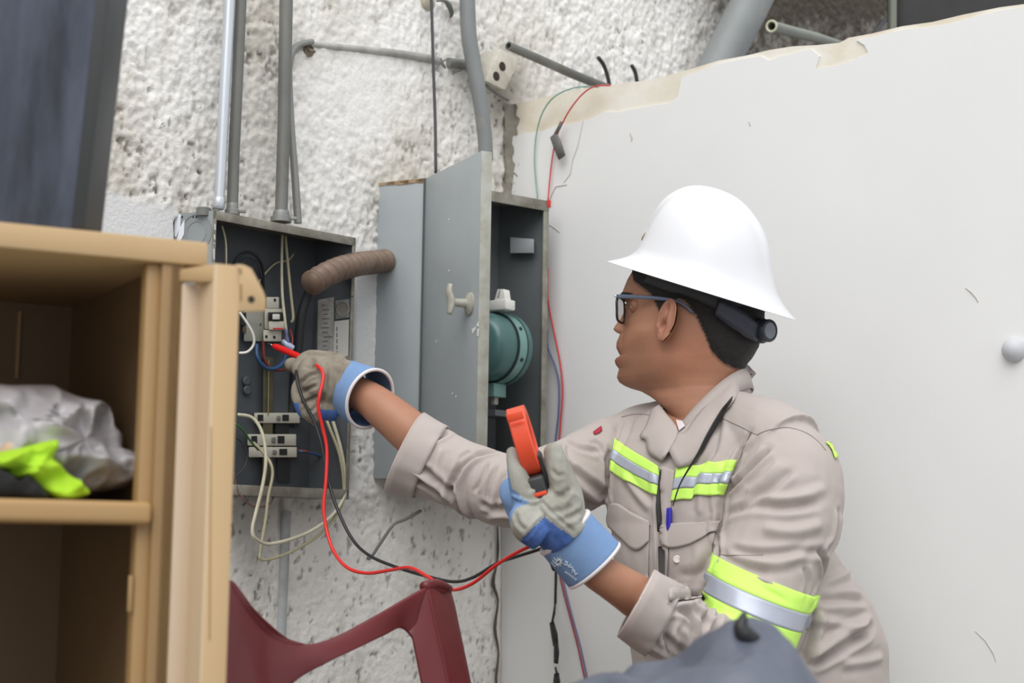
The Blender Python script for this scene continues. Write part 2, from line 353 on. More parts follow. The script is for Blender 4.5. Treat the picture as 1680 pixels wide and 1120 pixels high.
pipe('conduit_pipe', [(797, 262), (795, 220), (787, 160), (777, 105), (769, 55), (766, -25)], [12.5, 12.5, 13, 13.5, 13.5, 13.5], [.06, .06, .058, .05, .045, .04], m_pvc, 'thick grey pipe leaning left, rising above the open metal door', sm=5)
b = MB().tube([W(715, 284, .03), W(714, 200, .026), W(711, 110, .024), W(707, -25, .02)], .0032, 8, sm=4)
b.build('hanging_cable', mat('dark_cable', (74, 72, 74), .6), label='thin dark cable hanging straight down the rough wall', cat='cable', smooth=True)
# plaster boss and hook at top edge
b = MB().lathe(W(700, 2, .0), LN, [(.02, -.006), (.021, .004), (.014, .01), (.003, .011)], 14)
b.build('wall_plug', mat('plug', (186, 180, 160), .85, bump=.4), label='pale plaster boss at the top edge beside the dark cable', cat='plug', smooth=True)
b = MB().tube([W(716, 2, .008), W(728, 1, .014), W(736, 8, .014), W(741, 22, .01), W(738, 30, .004)], [.002, .003, .006, .005, .001], 8, sm=4)
b.build('wall_hook', m_galv2, label='small bent metal hook at the top edge left of the thick leaning pipe', cat='hook', smooth=True)
# outlet box with two dark holes, tilted
oc = [W(821, 80, .06), W(856, 95, .06), W(829, 148, .06), W(797, 133, .06)]
c = sum(oc, Vector())/4; u = (oc[1]-oc[0]).normalized(); v = LN.cross(u).normalized()
ob = empty('outlet_box', (c.x, c.y, c.z), 'tilted pale metal outlet box with two dark round holes beside the thick leaning pipe', 'outlet box')
m_ob = mat('outlet_box_paint', (206, 202, 190), .5, rgb2=(180, 174, 158), vscale=30, rust=(136, 122, 102), rscale=16, rlo=.64, rhi=.74)
MB().prism(oc, -LN*.055).build('box_shell', m_ob, ob, bevel=.003)
for hx_, hy_ in ((824, 109), (814, 125)): MB().lathe(W(hx_, hy_, .06), LN, [(.0095, -.001), (.0100, .0010), (.0085, .0014), (.001, .0013)], 18).build('knockout', mat('hole_dark', (52, 44, 38), .9), ob, auto=40)
MB().tube([W(797, 140, .05), W(812, 152, .045), W(826, 160, .03), W(834, 164, .01)], .003, 6, sm=3).build('bent_strap', m_galv2, ob)
# conduits leaving along the white wall top
pipe('broken_conduit', [(834, 75), (880, 95), (940, 122), (1000, 146)], [7.5, 7.5, 7.5, 7.5], [.05, .055, .05, .05], m_galv2, 'dark grey conduit with an open end slanting down to the white wall top', hollow=True)
for k, (pts, lab) in enumerate([([(981, 94), (990, 106), (996, 122), (1000, 140)], 'short black cable stub sticking up at the wall edge beside the slanting conduit'), ([(1036, 107), (1042, 118), (1045, 134)], 'shortest black cable stub on the white wall edge, right of the other stub')]):
    MB().tube([W(x, y, -.15 if 0 else .03) for x, y in pts], .0048, 8, sm=4).build('cable_stub', mat('black_rubber', (44, 44, 46), .55), smooth=True, label=lab, cat='cable')
pipe('drain_pipe', [(1140, 190), (1190, 85), (1225, 18), (1250, -35)], [32, 33, 34, 35], [.09, .09, .09, .09], m_pvc, 'large grey plastic drain pipe leaning behind the top of the white wall', seg=28)
dp = pipe('conduit_pipe', [(1266, 43), (1300, 52), (1340, 62), (1400, 82)], [9.5, 9, 8.5, 8], [.26, .24, .22, .20], mat('pale_pvc', (138, 142, 132), .5, var=.15), 'small pale pipe with an open end pointing left above the white wall', hollow=True)
c = W(1266, 43, .262); d = (W(1300, 52, .24)-c).normalized()
MB().tube([c+(d.orthogonal().normalized()*math.cos(t)+d.cross(d.orthogonal().normalized())*math.sin(t))*.0125 for t in [2*math.pi*i/24 for i in range(25)]], .0028, 8, caps=False).build('pipe_rim', mat('rim_cream', (196, 196, 170), .6), dp, auto=40)
MB().tube([W(1432, 60, .12), W(1448, 38, .1), W(1475, 12, .1), W(1500, -20, .1)], .007, 8, sm=4).build('black_cable', MATS['black_rubber'], smooth=True, label='black cable slanting beside the dark opening at the top right', cat='cable')
# vertical conduit low on the left wall
pipe('conduit_pipe', [(457, 1140), (462, 1000), (470, 838)], [9, 8.5, 8], [.002, .003, .004], mat('whitewashed_pipe', (188, 192, 194), .6, rgb2=(150, 152, 152), vscale=12), 'pale whitewashed pipe running down the wall below the open panel')
b = MB().tube([W(690, 838, .05), W(664, 852, .07), W(646, 860, .07), (W(626, 888, .06)), W(608, 916, .05)], [.0035, .0035, .003, .003, .0028], 8, sm=3).tube([W(608, 916, .05), W(602, 914, .045)], .004, 8)
b.build('bent_rod', m_galv2, smooth=True, label='bent grey metal rod sticking out of the wall under the sleeve', cat='rod')
# ================================================================== OPEN BREAKER PANEL (left box)
m_box = mat('panel_grey', (142, 147, 148), .5, .1, var=.12, vscale=7, rust=(112, 108, 98), rscale=13, rlo=.62, rhi=.78, bump=.08, bscale=60)
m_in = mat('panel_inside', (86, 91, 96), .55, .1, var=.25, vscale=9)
m_edge = mat('panel_edge', (150, 148, 138), .5, .2, rgb2=(116, 110, 98), vscale=24, rust=(120, 92, 66), rscale=18, rlo=.64, rhi=.74)
def shell(FL, FR, BL, zb, th, name, label, m_out, lip=.014):
    """open-fronted sheet-metal box: FL/FR front top corners, BL back left top"""
    zt = FL.z; BR = BL+(FR-FL); D = (BL-FL); U = (FR-FL).normalized()
    bx = empty(name, ((FL.x+BR.x)/2, (FL.y+BR.y)/2, zb), label, 'electrical box')
    dn = Vector((0, 0, zb-zt)); iD = D.normalized()
    def panel(nm, a, b, c, d, off, m): MB().prism([a, b, c, d], off).build(nm, m, bx, bevel=.0012)
    panel('side_panel', FL, BL, BL+dn, FL+dn, U*th, m_out)
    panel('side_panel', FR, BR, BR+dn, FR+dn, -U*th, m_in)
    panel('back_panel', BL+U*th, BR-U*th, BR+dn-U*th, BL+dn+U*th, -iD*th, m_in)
    panel('top_panel', FL, FR, BR, BL, Vector((0, 0, -th)), m_edge)
    panel('bottom_panel', FL+dn, FR+dn, BR+dn, BL+dn, Vector((0, 0, th)), m_edge)
    return bx, BR, D, U, iD, dn
FL = P(350, 345, 2.95); FR = H(583, 390, FL.z); BL = H(283, 351, FL.z)
zb = P(560, 818, 3.17).z
pb, BR, D, U, iD, dn = shell(FL, FR, BL, zb, .002, 'breaker_panel_box', 'open grey sheet-metal breaker panel box without a cover, left on the rough wall', m_box)
zt = FL.z; UZ = Vector((0, 0, 1)); NF = -iD   # towards the room
lipm = MB()
# front lips: top, left, right, bottom
MB().box(FL+(FR-FL)/2+Vector((0, 0, -.008)), (FR-FL)/2, iD*.0015, UZ*.008).build('top_lip', m_edge, pb, bevel=.001)
MB().box(FL+dn/2+U*.0035, U*.0035, iD*.0015, dn/2).build('side_lip', m_edge, pb, bevel=.001)
MB().box(FR+dn/2-U*.0035, U*.0035, iD*.0015, dn/2).build('side_lip', m_edge, pb, bevel=.001)
MB().box(FL+(FR-FL)/2+dn+Vector((0, 0, .009)), (FR-FL)/2, iD*.0015, UZ*.009).build('bottom_lip', m_edge, pb, bevel=.001)
Lw = (FR-FL).length; Dd = D.length
def BB(px, py, dep):   # point on plane parallel to the panel front, dep metres behind it
    return onpl(px, py, FL+iD*dep, NF)
bn = U.cross(UZ).normalized()      # true normal of the front plane
if bn.y > 0: bn = -bn
def BB(px, py, dep): return onpl(px, py, FL-bn*dep, bn)
realdep = abs(D.dot(bn))
# knockout rings on the left outer side + white price-tag like tape
sdn = D.cross(UZ).normalized(); 
if sdn.x > 0: sdn = -sdn
def SD(px, py, o=0): return onpl(px, py, FL+sdn*o, sdn)
c = SD(322, 382); MB().lathe(c-sdn*.0001, sdn, [(.034, 0), (.0345, .0012), (.033, .0012), (.0325, .0002), (.022, .0002), (.0215, .001), (.020, .001), (.0195, 0)], 32).build('knockout', m_box, pb, auto=30)
b = MB()
for q in ([(287, 352), (297, 351), (296, 372), (289, 390), (286, 386)], [(295, 374), (303, 360), (302, 384), (296, 396), (290, 394)]):
    b.prism([SD(x, y, .0006) for x, y in q], sdn*.0006)
b.build('tape_strip', mat('white_tape', (226, 230, 236), .25), pb)
b = MB()
for x in (289, 294, 299, 317, 322): b.lathe(SD(x, 356, .0), sdn, [(.0022, 0), (.0018, .0004)], 8)
b.build('rivet_hole', mat('hole_dark', (40, 38, 36), .9), pb)
b = MB()
for i, (y0, y1) in enumerate(((368, 378), (386, 394), (400, 402), (410, 428))): b.prism([FL-bn*-.0022+U*.0035*0+Vector((0, 0, -(y0-345)*.00105))+U*.001, FL+bn*.0022+Vector((0, 0, -(y0-345)*.00105))+U*.004, FL+bn*.0022+Vector((0, 0, -(y1-345)*.00105))+U*.005, FL+bn*.0022+Vector((0, 0, -(y1-345)*.00105))+U*.002], bn*.0003)
b.build('paint_chip', mat('bare_zinc', (206, 208, 208), .5), pb)
# right inner wall: stickers and knockout
rin = FR-U*.0026
rn = D.cross(UZ).normalized(); rn = rn if rn.x < 0 else -rn
def RI(px, py, o=0): return onpl(px, py, rin+rn*o, rn)
for q, m, nm in (([(522, 492), (548, 487), (548, 600), (520, 600)], mat('sticker_silver', (170, 172, 168), .5, rgb2=(146, 140, 134), vscale=60), 'sticker_label'), ([(549, 527), (573, 524), (571, 606), (547, 602)], mat('sticker_white', (196, 196, 190), .6), 'sticker_label')):
    MB().prism([RI(x, y, .0006) for x, y in q], rn*.0005).build(nm, m, pb)
b = MB()
for i in range(13):
    y = 500+i*7.4; x0 = 527+(i*7 % 5)
    b.prism([RI(x0, y, .0012), RI(x0+6+(i*5 % 9), y-.5, .0012), RI(x0+6+(i*5 % 9), y+1.2, .0012), RI(x0, y+1.6, .0012)], rn*.0003)
for i in range(6): b.prism([RI(552, 536+i*10, .0012), RI(553.6, 536+i*10, .0012), RI(553.6, 543+i*10, .0012), RI(552, 543+i*10, .0012)], rn*.0003)
b.build('label_print', mat('print_grey', (112, 100, 100), .7), pb)
MB().prism([RI(551, 493, .0006), RI(574, 490, .0006), RI(574, 521, .0006), RI(551, 524, .0006)], rn*.002).build('inner_plate', m_box, pb, bevel=.001)
MB().lathe(RI(563, 507, .002), rn, [(.016, 0), (.016, .002), (.013, .003), (.012, .001)], 24).build('knockout', m_edge, pb, auto=30)
MB().lathe(BB(578, 486, -.002), bn, [(.0016, 0), (.0012, .001)], 8).build('screw_hole', MATS['hole_dark'], pb)
# back plate raised channel (olive strip) and dark column
md = realdep-.006
MB().hexa([BB(432, 585, md), BB(449, 585, md), BB(446, 800, md), BB(430, 800, md)], [BB(432, 585, md-.008), BB(449, 585, md-.008), BB(446, 800, md-.008), BB(430, 800, md-.008)]).build('mounting_rail', mat('olive_metal', (96, 92, 66), .5, .2, rgb2=(74, 70, 58), vscale=20), pb, bevel=.001)
MB().tube([BB(441, 590, md-.012), BB(440, 680, md-.012)], .0012, 6).build('bare_wire', mat('brass_wire', (176, 160, 110), .4, .5), pb)
for x, y in ((404, 625), (405, 640)): MB().lathe(BB(x, y, md), bn, [(.009, 0), (.009, .002), (.006, .004), (.002, .0035)], 14).build('plate_screw', m_in, pb, auto=30)
# ---- breakers
m_br = mat('breaker_white', (196, 192, 178), .55, var=.12, vscale=50); m_blk = mat('black_plastic', (34, 34, 36), .45)
def bbox(b, x0, y0, x1, y1, d0, d1): b.hexa([BB(x0, y0, d0), BB(x1, y0, d0), BB(x1, y1, d0), BB(x0, y1, d0)], [BB(x0, y0, d1), BB(x1, y0, d1), BB(x1, y1, d1), BB(x0, y1, d1)]); return b
c0 = BB(458, 570, .1)
br = empty('circuit_breaker', c0, 'off-white circuit breaker with black toggle and red mark, above the red probe tip', 'circuit breaker')
bbox(MB(), 437, 487, 458, 506, .055, .11).build('terminal_block', m_br, br, bevel=.0015)
bbox(MB(), 434, 506, 467, 540, .055, .11).build('breaker_body', m_br, br, bevel=.002)
bbox(MB(), 440, 512, 465, 527, .048, .056).build('toggle_recess', m_blk, br, bevel=.001)
bbox(MB(), 447, 515, 459, 524, .040, .056).build('toggle', mat('toggle_grey', (210, 208, 198), .5), br, bevel=.001)
bbox(MB(), 441, 527, 466, 541, .044, .056).build('front_cover', m_br, br, bevel=.001)
bbox(MB(), 448, 537.5, 465, 540, .0432, .0445).build('red_mark', mat('red_mark', (206, 50, 44), .5), br)
bbox(MB(), 432, 541, 462, 560, .052, .11).build('terminal_block', m_br, br, bevel=.0015)
for x, y in ((451, 492), (437, 552), (450, 553)): MB().lathe(BB(x, y, .0515 if y > 500 else .0545), bn, [(.003, 0), (.0028, .0006)], 12).build('terminal_screw', m_blk, br)
br2 = empty('circuit_breaker', BB(415, 572, .1), 'wide pale grey breaker body left of the black-toggled one, partly behind the cabinet tab', 'circuit breaker')
bbox(MB(), 400, 508, 434, 560, .062, .11).build('breaker_body', mat('breaker_grey', (150, 150, 140), .6, var=.15, vscale=40), br2, bevel=.002)
bbox(MB(), 396, 512, 404, 534, .058, .11).build('toggle', m_blk, br2, bevel=.001)
bbox(MB(), 398, 536, 404, 545, .058, .063).build('terminal_screw', mat('rust_brown', (92, 66, 52), .8), br2)
b = MB(); b.tube([BB(428, 530, .061), BB(427, 534, .061)], .001, 6); b.build('slot', m_blk, br2)
# ---- terminal strips lower down
for i, (y0, y1, x0, x1, lab) in enumerate(((677, 694, 417, 492, 'upper pale terminal strip with dark slots low in the open panel'), (712, 731, 406, 486, 'middle pale terminal strip in the open panel, crossed by cream wires'), (733, 750, 408, 487, 'lowest pale terminal strip in the open panel'))):
    ts = empty('terminal_strip', BB((x0+x1)/2, y1, .1), lab, 'terminal strip')
    bbox(MB(), x0, y0, x1, y1, .07, .105).build('strip_body', m_br, ts, bevel=.0015)
    for (a, e) in ((.08, .2), (.62, .76)) if i < 2 else ((.64, .80),):
        bbox(MB(), x0+(x1-x0)*a, y0+3, x0+(x1-x0)*e, y1-4, .0685, .072).build('slot', m_blk, ts)
    bbox(MB(), x0+(x1-x0)*.5, y0+5, x0+(x1-x0)*.58, y1-5, .067, .0715).build('terminal_screw', m_galv, ts, bevel=.0006)
bbox(MB(), 452, 695, 474, 712, .075, .11).build('contact_block', m_blk, label='black contact block between the two upper terminal strips', cat='contact')
bbox(MB(), 455, 752, 476, 790, .08, .11).build('contact_block', m_blk, label='black contact block under the lowest terminal strip', cat='contact')
# ---- wires in the panel (depth behind front plane; negative = in front)
def wire(name, pts, rpx, m, label, cat='wire', sm=5, seg=8, f=None):
    p = [BB(x, y, d) for x, y, d in pts] if f is None else [f(*q) for q in pts]
    b = MB().tube(p, [rpx*q.y/FPX for q in p], seg, sm=sm)
    return b.build(name, m, smooth=True, label=label, cat=cat)
m_cream = mat('cream_wire', (206, 200, 176), .45, var=.2, vscale=30); m_tan = mat('beige_wire', (176, 170, 140), .45)
m_whw = mat('white_wire', (232, 230, 222), .4); m_bk = mat('black_wire', (30, 30, 32), .45); m_gw = mat('grey_wire', (62, 64, 70), .5)
m_bl = mat('blue_wire', (44, 78, 118), .45); m_gr = mat('green_wire', (70, 130, 70), .5); m_rd = mat('dark_red_wire', (120, 50, 46), .5); m_red = mat('red_lead', (214, 34, 30), .4)
wire('wire', [(463, 384, .06), (462, 430, .055), (463, 480, .05), (467, 520, .045), (470, 548, .045), (470, 560, .05)], 2.4, m_cream, 'straight cream wire hanging from the panel top, left one of the two')
wire('wire', [(468, 386, .06), (472, 430, .055), (477, 480, .05), (481, 520, .05), (478, 528, .055)], 2.4, m_tan, 'cream wire hanging from the panel top, right one of the two')
wire('wire', [(484, 410, .09), (474, 426, .08), (452, 432, .08), (432, 452, .08), (420, 470, .085)], 1.8, m_tan, 'beige wire crossing behind the two hanging cream wires')
wire('wire', [(364, 370, .03), (370, 395, .03), (371, 430, .03), (370, 470, .05)], 1.8, m_tan, 'beige wire hanging inside the left edge of the panel')
wire('wire', [(378, 440, .07), (392, 420, .06), (408, 414, .06), (422, 422, .06), (431, 440, .07), (432, 470, .08), (436, 492, .085)], 2.4, m_bk, 'black wire arched over the cabinet corner, outermost loop in the panel')
wire('wire', [(384, 452, .08), (398, 430, .07), (410, 424, .07), (424, 434, .07), (430, 460, .08)], 2.2, m_gw, 'dark grey wire arched inside the black loop in the panel')
wire('wire', [(393, 512, -.01), (404, 528, -.012), (415, 548, -.012), (416, 565, -.008), (406, 577, 0), (392, 579, .01)], 2.2, m_whw, 'white wire curling out beside the cabinet door edge')
wire('wire', [(421, 565, .05), (422, 585, .04), (434, 602, .04), (452, 604, .045), (466, 592, .05), (470, 570, .06)], 3.4, m_bl, 'blue wire looping under the breaker')
wire('wire', [(432, 560, .06), (434, 590, .06), (448, 606, .06), (468, 606, .06)], 2.6, m_rd, 'dark red wire looping behind the blue loop')
wire('wire', [(390, 680, -.004), (412, 684, -.01), (426, 700, -.02), (434, 726, -.03), (436, 760, -.035), (430, 800, -.035), (420, 840, -.03), (414, 868, -.03), (420, 884, -.03), (445, 892, -.02), (500, 876, -.01), (540, 850, 0), (562, 820, 0), (568, 790, .005), (560, 740, .01), (546, 690, .02), (538, 660, .03)], 3.0, m_cream, 'cream cable making the biggest loop out of the panel bottom')
wire('wire', [(416, 726, .05), (430, 740, .02), (444, 760, -.005), (447, 780, -.01), (440, 815, -.012), (436, 850, -.012), (428, 900, -.01), (430, 918, -.01), (470, 908, -.005), (520, 880, 0), (552, 845, .004), (564, 810, .008), (558, 750, .01), (540, 700, .02), (532, 680, .03)], 2.6, m_tan, 'beige cable hanging lower than the cream loop below the panel')
wire('wire', [(384, 694, .02), (398, 704, .03), (410, 722, .04), (424, 738, .05)], 1.8, m_gr, 'thin green wire entering the middle terminal strip')
wire('wire', [(384, 716, .04), (396, 724, .04), (405, 742, .04), (402, 764, .04), (386, 782, .03)], 1.6, m_gw, 'thin grey wire curving at the panel left edge')
wire('wire', [(384, 774, .0), (388, 796, .0), (398, 816, -.01), (416, 830, -.01), (440, 828, -.005), (450, 812, .01)], 1.6, mat('brown_wire', (104, 78, 74), .5), 'thin brown wire looping at the panel bottom edge')
wire('wire', [(490, 740, .07), (506, 742, .06), (520, 746, .06), (548, 758, .06), (560, 785, .05), (556, 806, .04), (546, 812, .05)], 2.2, m_bl, 'blue wire arching from the lower terminal strips to the panel bottom right')
wire('wire', [(492, 684, .07), (506, 690, .06), (520, 706, .05), (530, 734, .05), (536, 770, .05)], 1.8, m_gw, 'dark wire leaving the upper terminal strip')
wire('wire', [(488, 738, .075), (502, 740, .06), (514, 744, .06)], 1.6, m_rd, 'short dark red wire at the lowest terminal strip')
# thick black feed cable out of the flexible conduit
wire('feed_cable', [(516, 452, .015), (506, 480, .045), (494, 520, .06), (489, 570, .07), (482, 640, .08), (474, 700, .09)], 8, mat('feed_black', (40, 42, 46), .5), 'thick black feed cable dropping from the corrugated conduit into the panel', 'cable', seg=14)
# crimped clear connector
b = MB(); p = [BB(466, 562, .035), BB(472, 566, .03), BB(480, 571, .028)]; b.tube(p, [.005, .0065, .006], 7)
b.lathe(p[0], (1, 0, .3), [(.004, -.004), (.007, 0), (.004, .004)], 7).build('wire_connector', mat('clear_blue', (176, 190, 214), .15, spec=.8), label='small clear crimp connector beside the red probe', cat='connector', auto=60)
wire('wire', [(468, 540, .045), (472, 556, .03), (474, 564, .028)], 2.2, mat('violet_wire', (88, 84, 130), .5), 'short violet wire end going into the clear connector')
wire('wire', [(476, 540, .05), (480, 556, .035), (478, 568, .03)], 1.6, m_rd, 'short dark red wire end beside the violet one')
# ---- brown corrugated flexible conduit
pts = [W(646, 424, .11)]
a = onpl(646, 424, P(697, 293, 3.3), (1, 0, 0))
ctrl = [P(654, 424, 3.37), P(630, 428, 3.33), P(604, 431, 3.27), P(588, 433, 3.22), P(560, 440, 3.15), P(536, 450, 3.10), P(512, 464, 3.06)]
pp, _ = smoothpath(ctrl, 1, 40)
L = [0]
for i in range(1, len(pp)): L.append(L[-1]+(pp[i]-pp[i-1]).length)
rr = [.0188+.0048*(abs(math.cos(l/.0235*math.pi))**1.2) for l in L]
m_flex = mat('brown_flex', (136, 116, 102), .5, .15, rgb2=(104, 84, 70), vscale=14)
hb_ = P(650, 424, 3.362)
MB().lathe(hb_+Vector((-.004, 0, 0)), sdn, [(.034, -.003), (.033, .001), (.026, .003), (.001, .003)], 11).build('rough_cutout', mat('hole_rust', (74, 62, 54), .95, rgb2=(140, 132, 124), vscale=90, bump=.8, bscale=120), label='rough rusty cut-out where the brown conduit enters the cabinet side', cat='hole')
b = MB().tube(pp, rr, 26, caps=False)
MB().lathe(pp[-5], (pp[-1]-pp[-5]), [(.0182, 0), (.0182, .001), (.001, .0012)], 20).build('conduit_mouth', MATS['hole_dark'], label='dark disc for the shade in the mouth of the brown corrugated conduit', cat='hole')  # dark disc gives the shade inside the open end by colour
n = len(b.v); q, r2 = pp[-1], .019; b.tube([pp[-1], pp[-6]], [.0185, .0185], 26, caps=False)
b.f += [(n-26+i, n-26+(i+1) % 26, n+(i+1) % 26, n+i) for i in range(26)]; b.f.append(tuple(range(n+26, n+52)))
b.build('flexible_conduit', m_flex, smooth=True, label='brown corrugated flexible conduit running from the meter cabinet side into the open panel', cat='conduit')
# ================================================================== METER CABINET (right box)
FL2 = P(697, 293, 3.3); FR2 = H(900, 330, FL2.z); BL2 = H(615, 301, FL2.z)
zb2 = P(870, 792, 3.45).z
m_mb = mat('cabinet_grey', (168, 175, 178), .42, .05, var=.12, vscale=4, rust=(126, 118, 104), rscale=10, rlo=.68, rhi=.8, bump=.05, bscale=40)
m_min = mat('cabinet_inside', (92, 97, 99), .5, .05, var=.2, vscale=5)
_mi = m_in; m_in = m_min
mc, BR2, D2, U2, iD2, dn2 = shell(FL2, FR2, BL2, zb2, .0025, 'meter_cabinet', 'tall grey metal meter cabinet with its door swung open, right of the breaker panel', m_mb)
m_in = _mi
NF2 = U2.cross(UZ).normalized(); NF2 = NF2 if NF2.y < 0 else -NF2
MB().box(FL2+(FR2-FL2)/2+Vector((0, 0, -.011))+NF2*.001, (FR2-FL2)/2, NF2*.002, UZ*.011).build('top_lip', m_edge, mc, bevel=.001)
MB().box(FR2+dn2/2-U2*.007, U2*.007, NF2*.002, dn2/2).build('side_lip', m_edge, mc, bevel=.001)
MB().box(FL2+(FR2-FL2)/2+dn2+Vector((0, 0, .011)), (FR2-FL2)/2, NF2*.002, UZ*.011).build('bottom_lip', m_edge, mc, bevel=.001)
MB().box(FL2+dn2/2+U2*.004+NF2*.001, U2*.004, NF2*.002, dn2/2).build('side_lip', mat('dark_gap', (60, 62, 62), .7), mc)
# rusty upper edge of the side
b = MB(); random.seed(3)
for i in range(14):
    t = random.random()**1.6; c = BL2+(FL2-BL2)*(1-t*.9); r = .003+.006*random.random(); sdn2 = D2.cross(UZ).normalized(); sdn2 = sdn2 if sdn2.x < 0 else -sdn2
    b.box(c+Vector((0, 0, -.001-r*.3)), D2.normalized()*r*1.7, sdn2*.0012, UZ*r*.6)
b.build('rust_flake', mat('rust', (172, 152, 124), .9, rgb2=(146, 120, 92), vscale=60), mc, bevel=.0008)
# door
Hn = FL2.copy(); Fe = H(790, 247, FL2.z)
dd = (Fe-Hn).normalized(); dnm = dd.cross(UZ).normalized(); dnm = dnm if dnm.x < 0 else -dnm
door = MB().prism([Hn+dd*.004, Fe, Fe+dn2+UZ*.004, Hn+dd*.004+dn2+UZ*.004], -dnm*.0022).build('door', m_mb, mc, bevel=.001)
m_fl = mat('flange_grey', (172, 174, 166), .5, .05, rgb2=(150, 148, 136), vscale=26, rust=(128, 112, 90), rscale=16, rlo=.68, rhi=.76)
FLe = H(808, 249, FL2.z)
MB().prism([Fe, FLe, FLe+dn2+UZ*.004, Fe+dn2+UZ*.004], dd*-.002).build('door_flange', m_fl, door, bevel=.001)
MB().prism([Fe+(FLe-Fe), FLe-dd*.25, FLe-dd*.25+UZ*-.02, FLe-UZ*.02], UZ*.002).build('door_flange', m_fl, door)
MB().bar(Hn+dd*.003+dnm*.0015, Hn+dd*.003+dn2+dnm*.0015, .004, .004, (1, 0, 0)).build('hinge', mat('hinge_dark', (70, 74, 72), .6), door)
def DR(px, py, o=0): return onpl(px, py, Fe+dnm*o, dnm)
kb = DR(771, 498)
m_kn = mat('knob_grey', (176, 174, 162), .45, .1, var=.15, vscale=60)
hd = MB().lathe(kb, dnm, [(.021, 0), (.021, .003), (.015, .006), (.0085, .009), (.0075, .03), (.009, .034), (.006, .037)], 22).build('handle', m_kn, door, auto=40)
c = kb+dnm*.038
MB().tube([c+UZ*.033+dnm*.001, c+UZ*.02+dnm*.004, c+UZ*.004+dnm*.0, c-UZ*.008, c-UZ*.022+dnm*.002], [(.004, .006), (.005, .008), (.0055, .010), (.005, .009), (.004, .005)], 12, sm=3).build('grip', m_kn, door, smooth=True)
b = MB()
for q in ([(774, 540), (780, 536), (781, 539), (776, 548)], [(781, 534), (785, 527), (785, 536)], [(783, 540), (786, 538), (785, 551), (783, 552)]): b.prism([DR(x, y, .0005) for x, y in q], dnm*.0005)
for x, y in ((736, 360), (748, 650), (742, 645), (716, 560), (736, 444)): b.lathe(DR(x, y, .0003), dnm, [(.002, 0), (.0015, .0006)], 6)
b.build('paint_spot', mat('white_drip', (226, 228, 226), .6), door, kind='stuff')
# inside: bracket, meter, white clip
rin2 = BR2-U2*.003
cn = D2.cross(UZ).normalized(); cn = cn if cn.y < 0 else -cn
def RJ(px, py, o=0): return onpl(px, py, FR2-U2*.003+cn*o, cn)
MB().hexa([RJ(837, 389, .004), RJ(876, 392, .004), RJ(876, 415, .004), RJ(837, 415, .004)], [RJ(837, 389, .02), RJ(876, 392, .02), RJ(876, 415, .02), RJ(837, 415, .02)]).build('bracket', mat('bracket_grey', (150, 154, 156), .5), mc, bevel=.001)
ax = Vector((-.62, -.78, 0)).normalized(); mcen = P(818, 572, 3.47); Rm = .0745
m_teal = mat('meter_teal', (120, 160, 154), .35, .1, var=.1, vscale=20); m_teald = mat('meter_teal_dark', (76, 112, 110), .3, .1)
em = empty('electricity_meter', mcen-Vector((0, 0, Rm)), 'round teal electricity meter inside the meter cabinet', 'electricity meter')
MB().lathe(mcen, ax, [(Rm*.98, -.02), (Rm, -.018), (Rm, -.006), (Rm*.985, -.004)], 48).build('base', m_teald, em, auto=30)
MB().lathe(mcen, ax, [(Rm*.97, -.006), (Rm*.985, -.004), (Rm*.975, .022), (Rm*.95, .024)], 48).build('collar', m_teal, em, auto=30)
b = MB(); b.lathe(mcen, ax, [(Rm*.988, -.0062), (Rm*.998, -.006), (Rm*.998, -.003), (Rm*.988, -.0028)], 48); b.lathe(mcen, ax, [(Rm*.96, .0205), (Rm*.985, .021), (Rm*.985, .025), (Rm*.95, .0255)], 48)
b.build('gasket', mat('gasket', (34, 48, 48), .5), em, auto=30)
MB().lathe(mcen, ax, [(Rm*.94, .024), (Rm*.93, .05), (Rm*.88, .066), (Rm*.7, .078), (Rm*.3, .083), (.001, .084)], 48).build('cover', m_teald, em, auto=40)
side = ax.cross(UZ).normalized(); side = side if side.x > 0 else -side
for an in (.52, -.38): 
    rd = side*math.cos(an)+UZ*math.sin(an); MB().lathe(mcen+ax*.009+rd*Rm*.972, rd, [(.0042, 0), (.0042, .0022), (.002, .0024)], 10).build('screw', mat('screw_dark', (30, 36, 36), .4), em, auto=30)
b = MB(); b.box(mcen-UZ*(Rm+.012)+ax*.01, side*.014, ax*.02, UZ*.014).build('neck', m_teal, em, bevel=.002)
MB().box(mcen-UZ*(Rm+.033)+ax*.01, side*.005, ax*.006, UZ*.008).build('seal', mat('seal_pale', (170, 166, 156), .6), em, bevel=.001)
cc = P(824, 494, 3.43)
wc = empty('white_clamp', cc-UZ*.02, 'white plastic fitting sitting on top of the round teal meter', 'fitting')
m_wp = mat('white_plastic', (226, 224, 218), .4)
MB().box(cc-UZ*.009, side*.022, ax*.016, UZ*.0105).build('body', m_wp, wc, bevel=.003)
MB().prism([cc+side*x+UZ*z-ax*.010 for x, z in ((-.014, 0), (.016, 0), (.011, .023), (-.006, .024))], ax*.02).build('lever', m_wp, wc, bevel=.002)
MB().prism([cc+side*x+UZ*z+ax*.0102 for x, z in ((-.004, .006), (.001, .022), (.003, .022), (-.001, .006))], ax*.0006).build('slot', m_galv, wc)
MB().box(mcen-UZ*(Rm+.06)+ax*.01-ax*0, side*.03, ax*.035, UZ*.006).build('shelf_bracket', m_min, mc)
# red corner blob on the cabinet + wires on the wall
MB().box(FR2+NF2*.003-UZ*.006-U2*.002, U2*.004, NF2*.003, UZ*.008).build('red_tab', mat('red_mark', (200, 50, 44), .5), mc, bevel=.001)
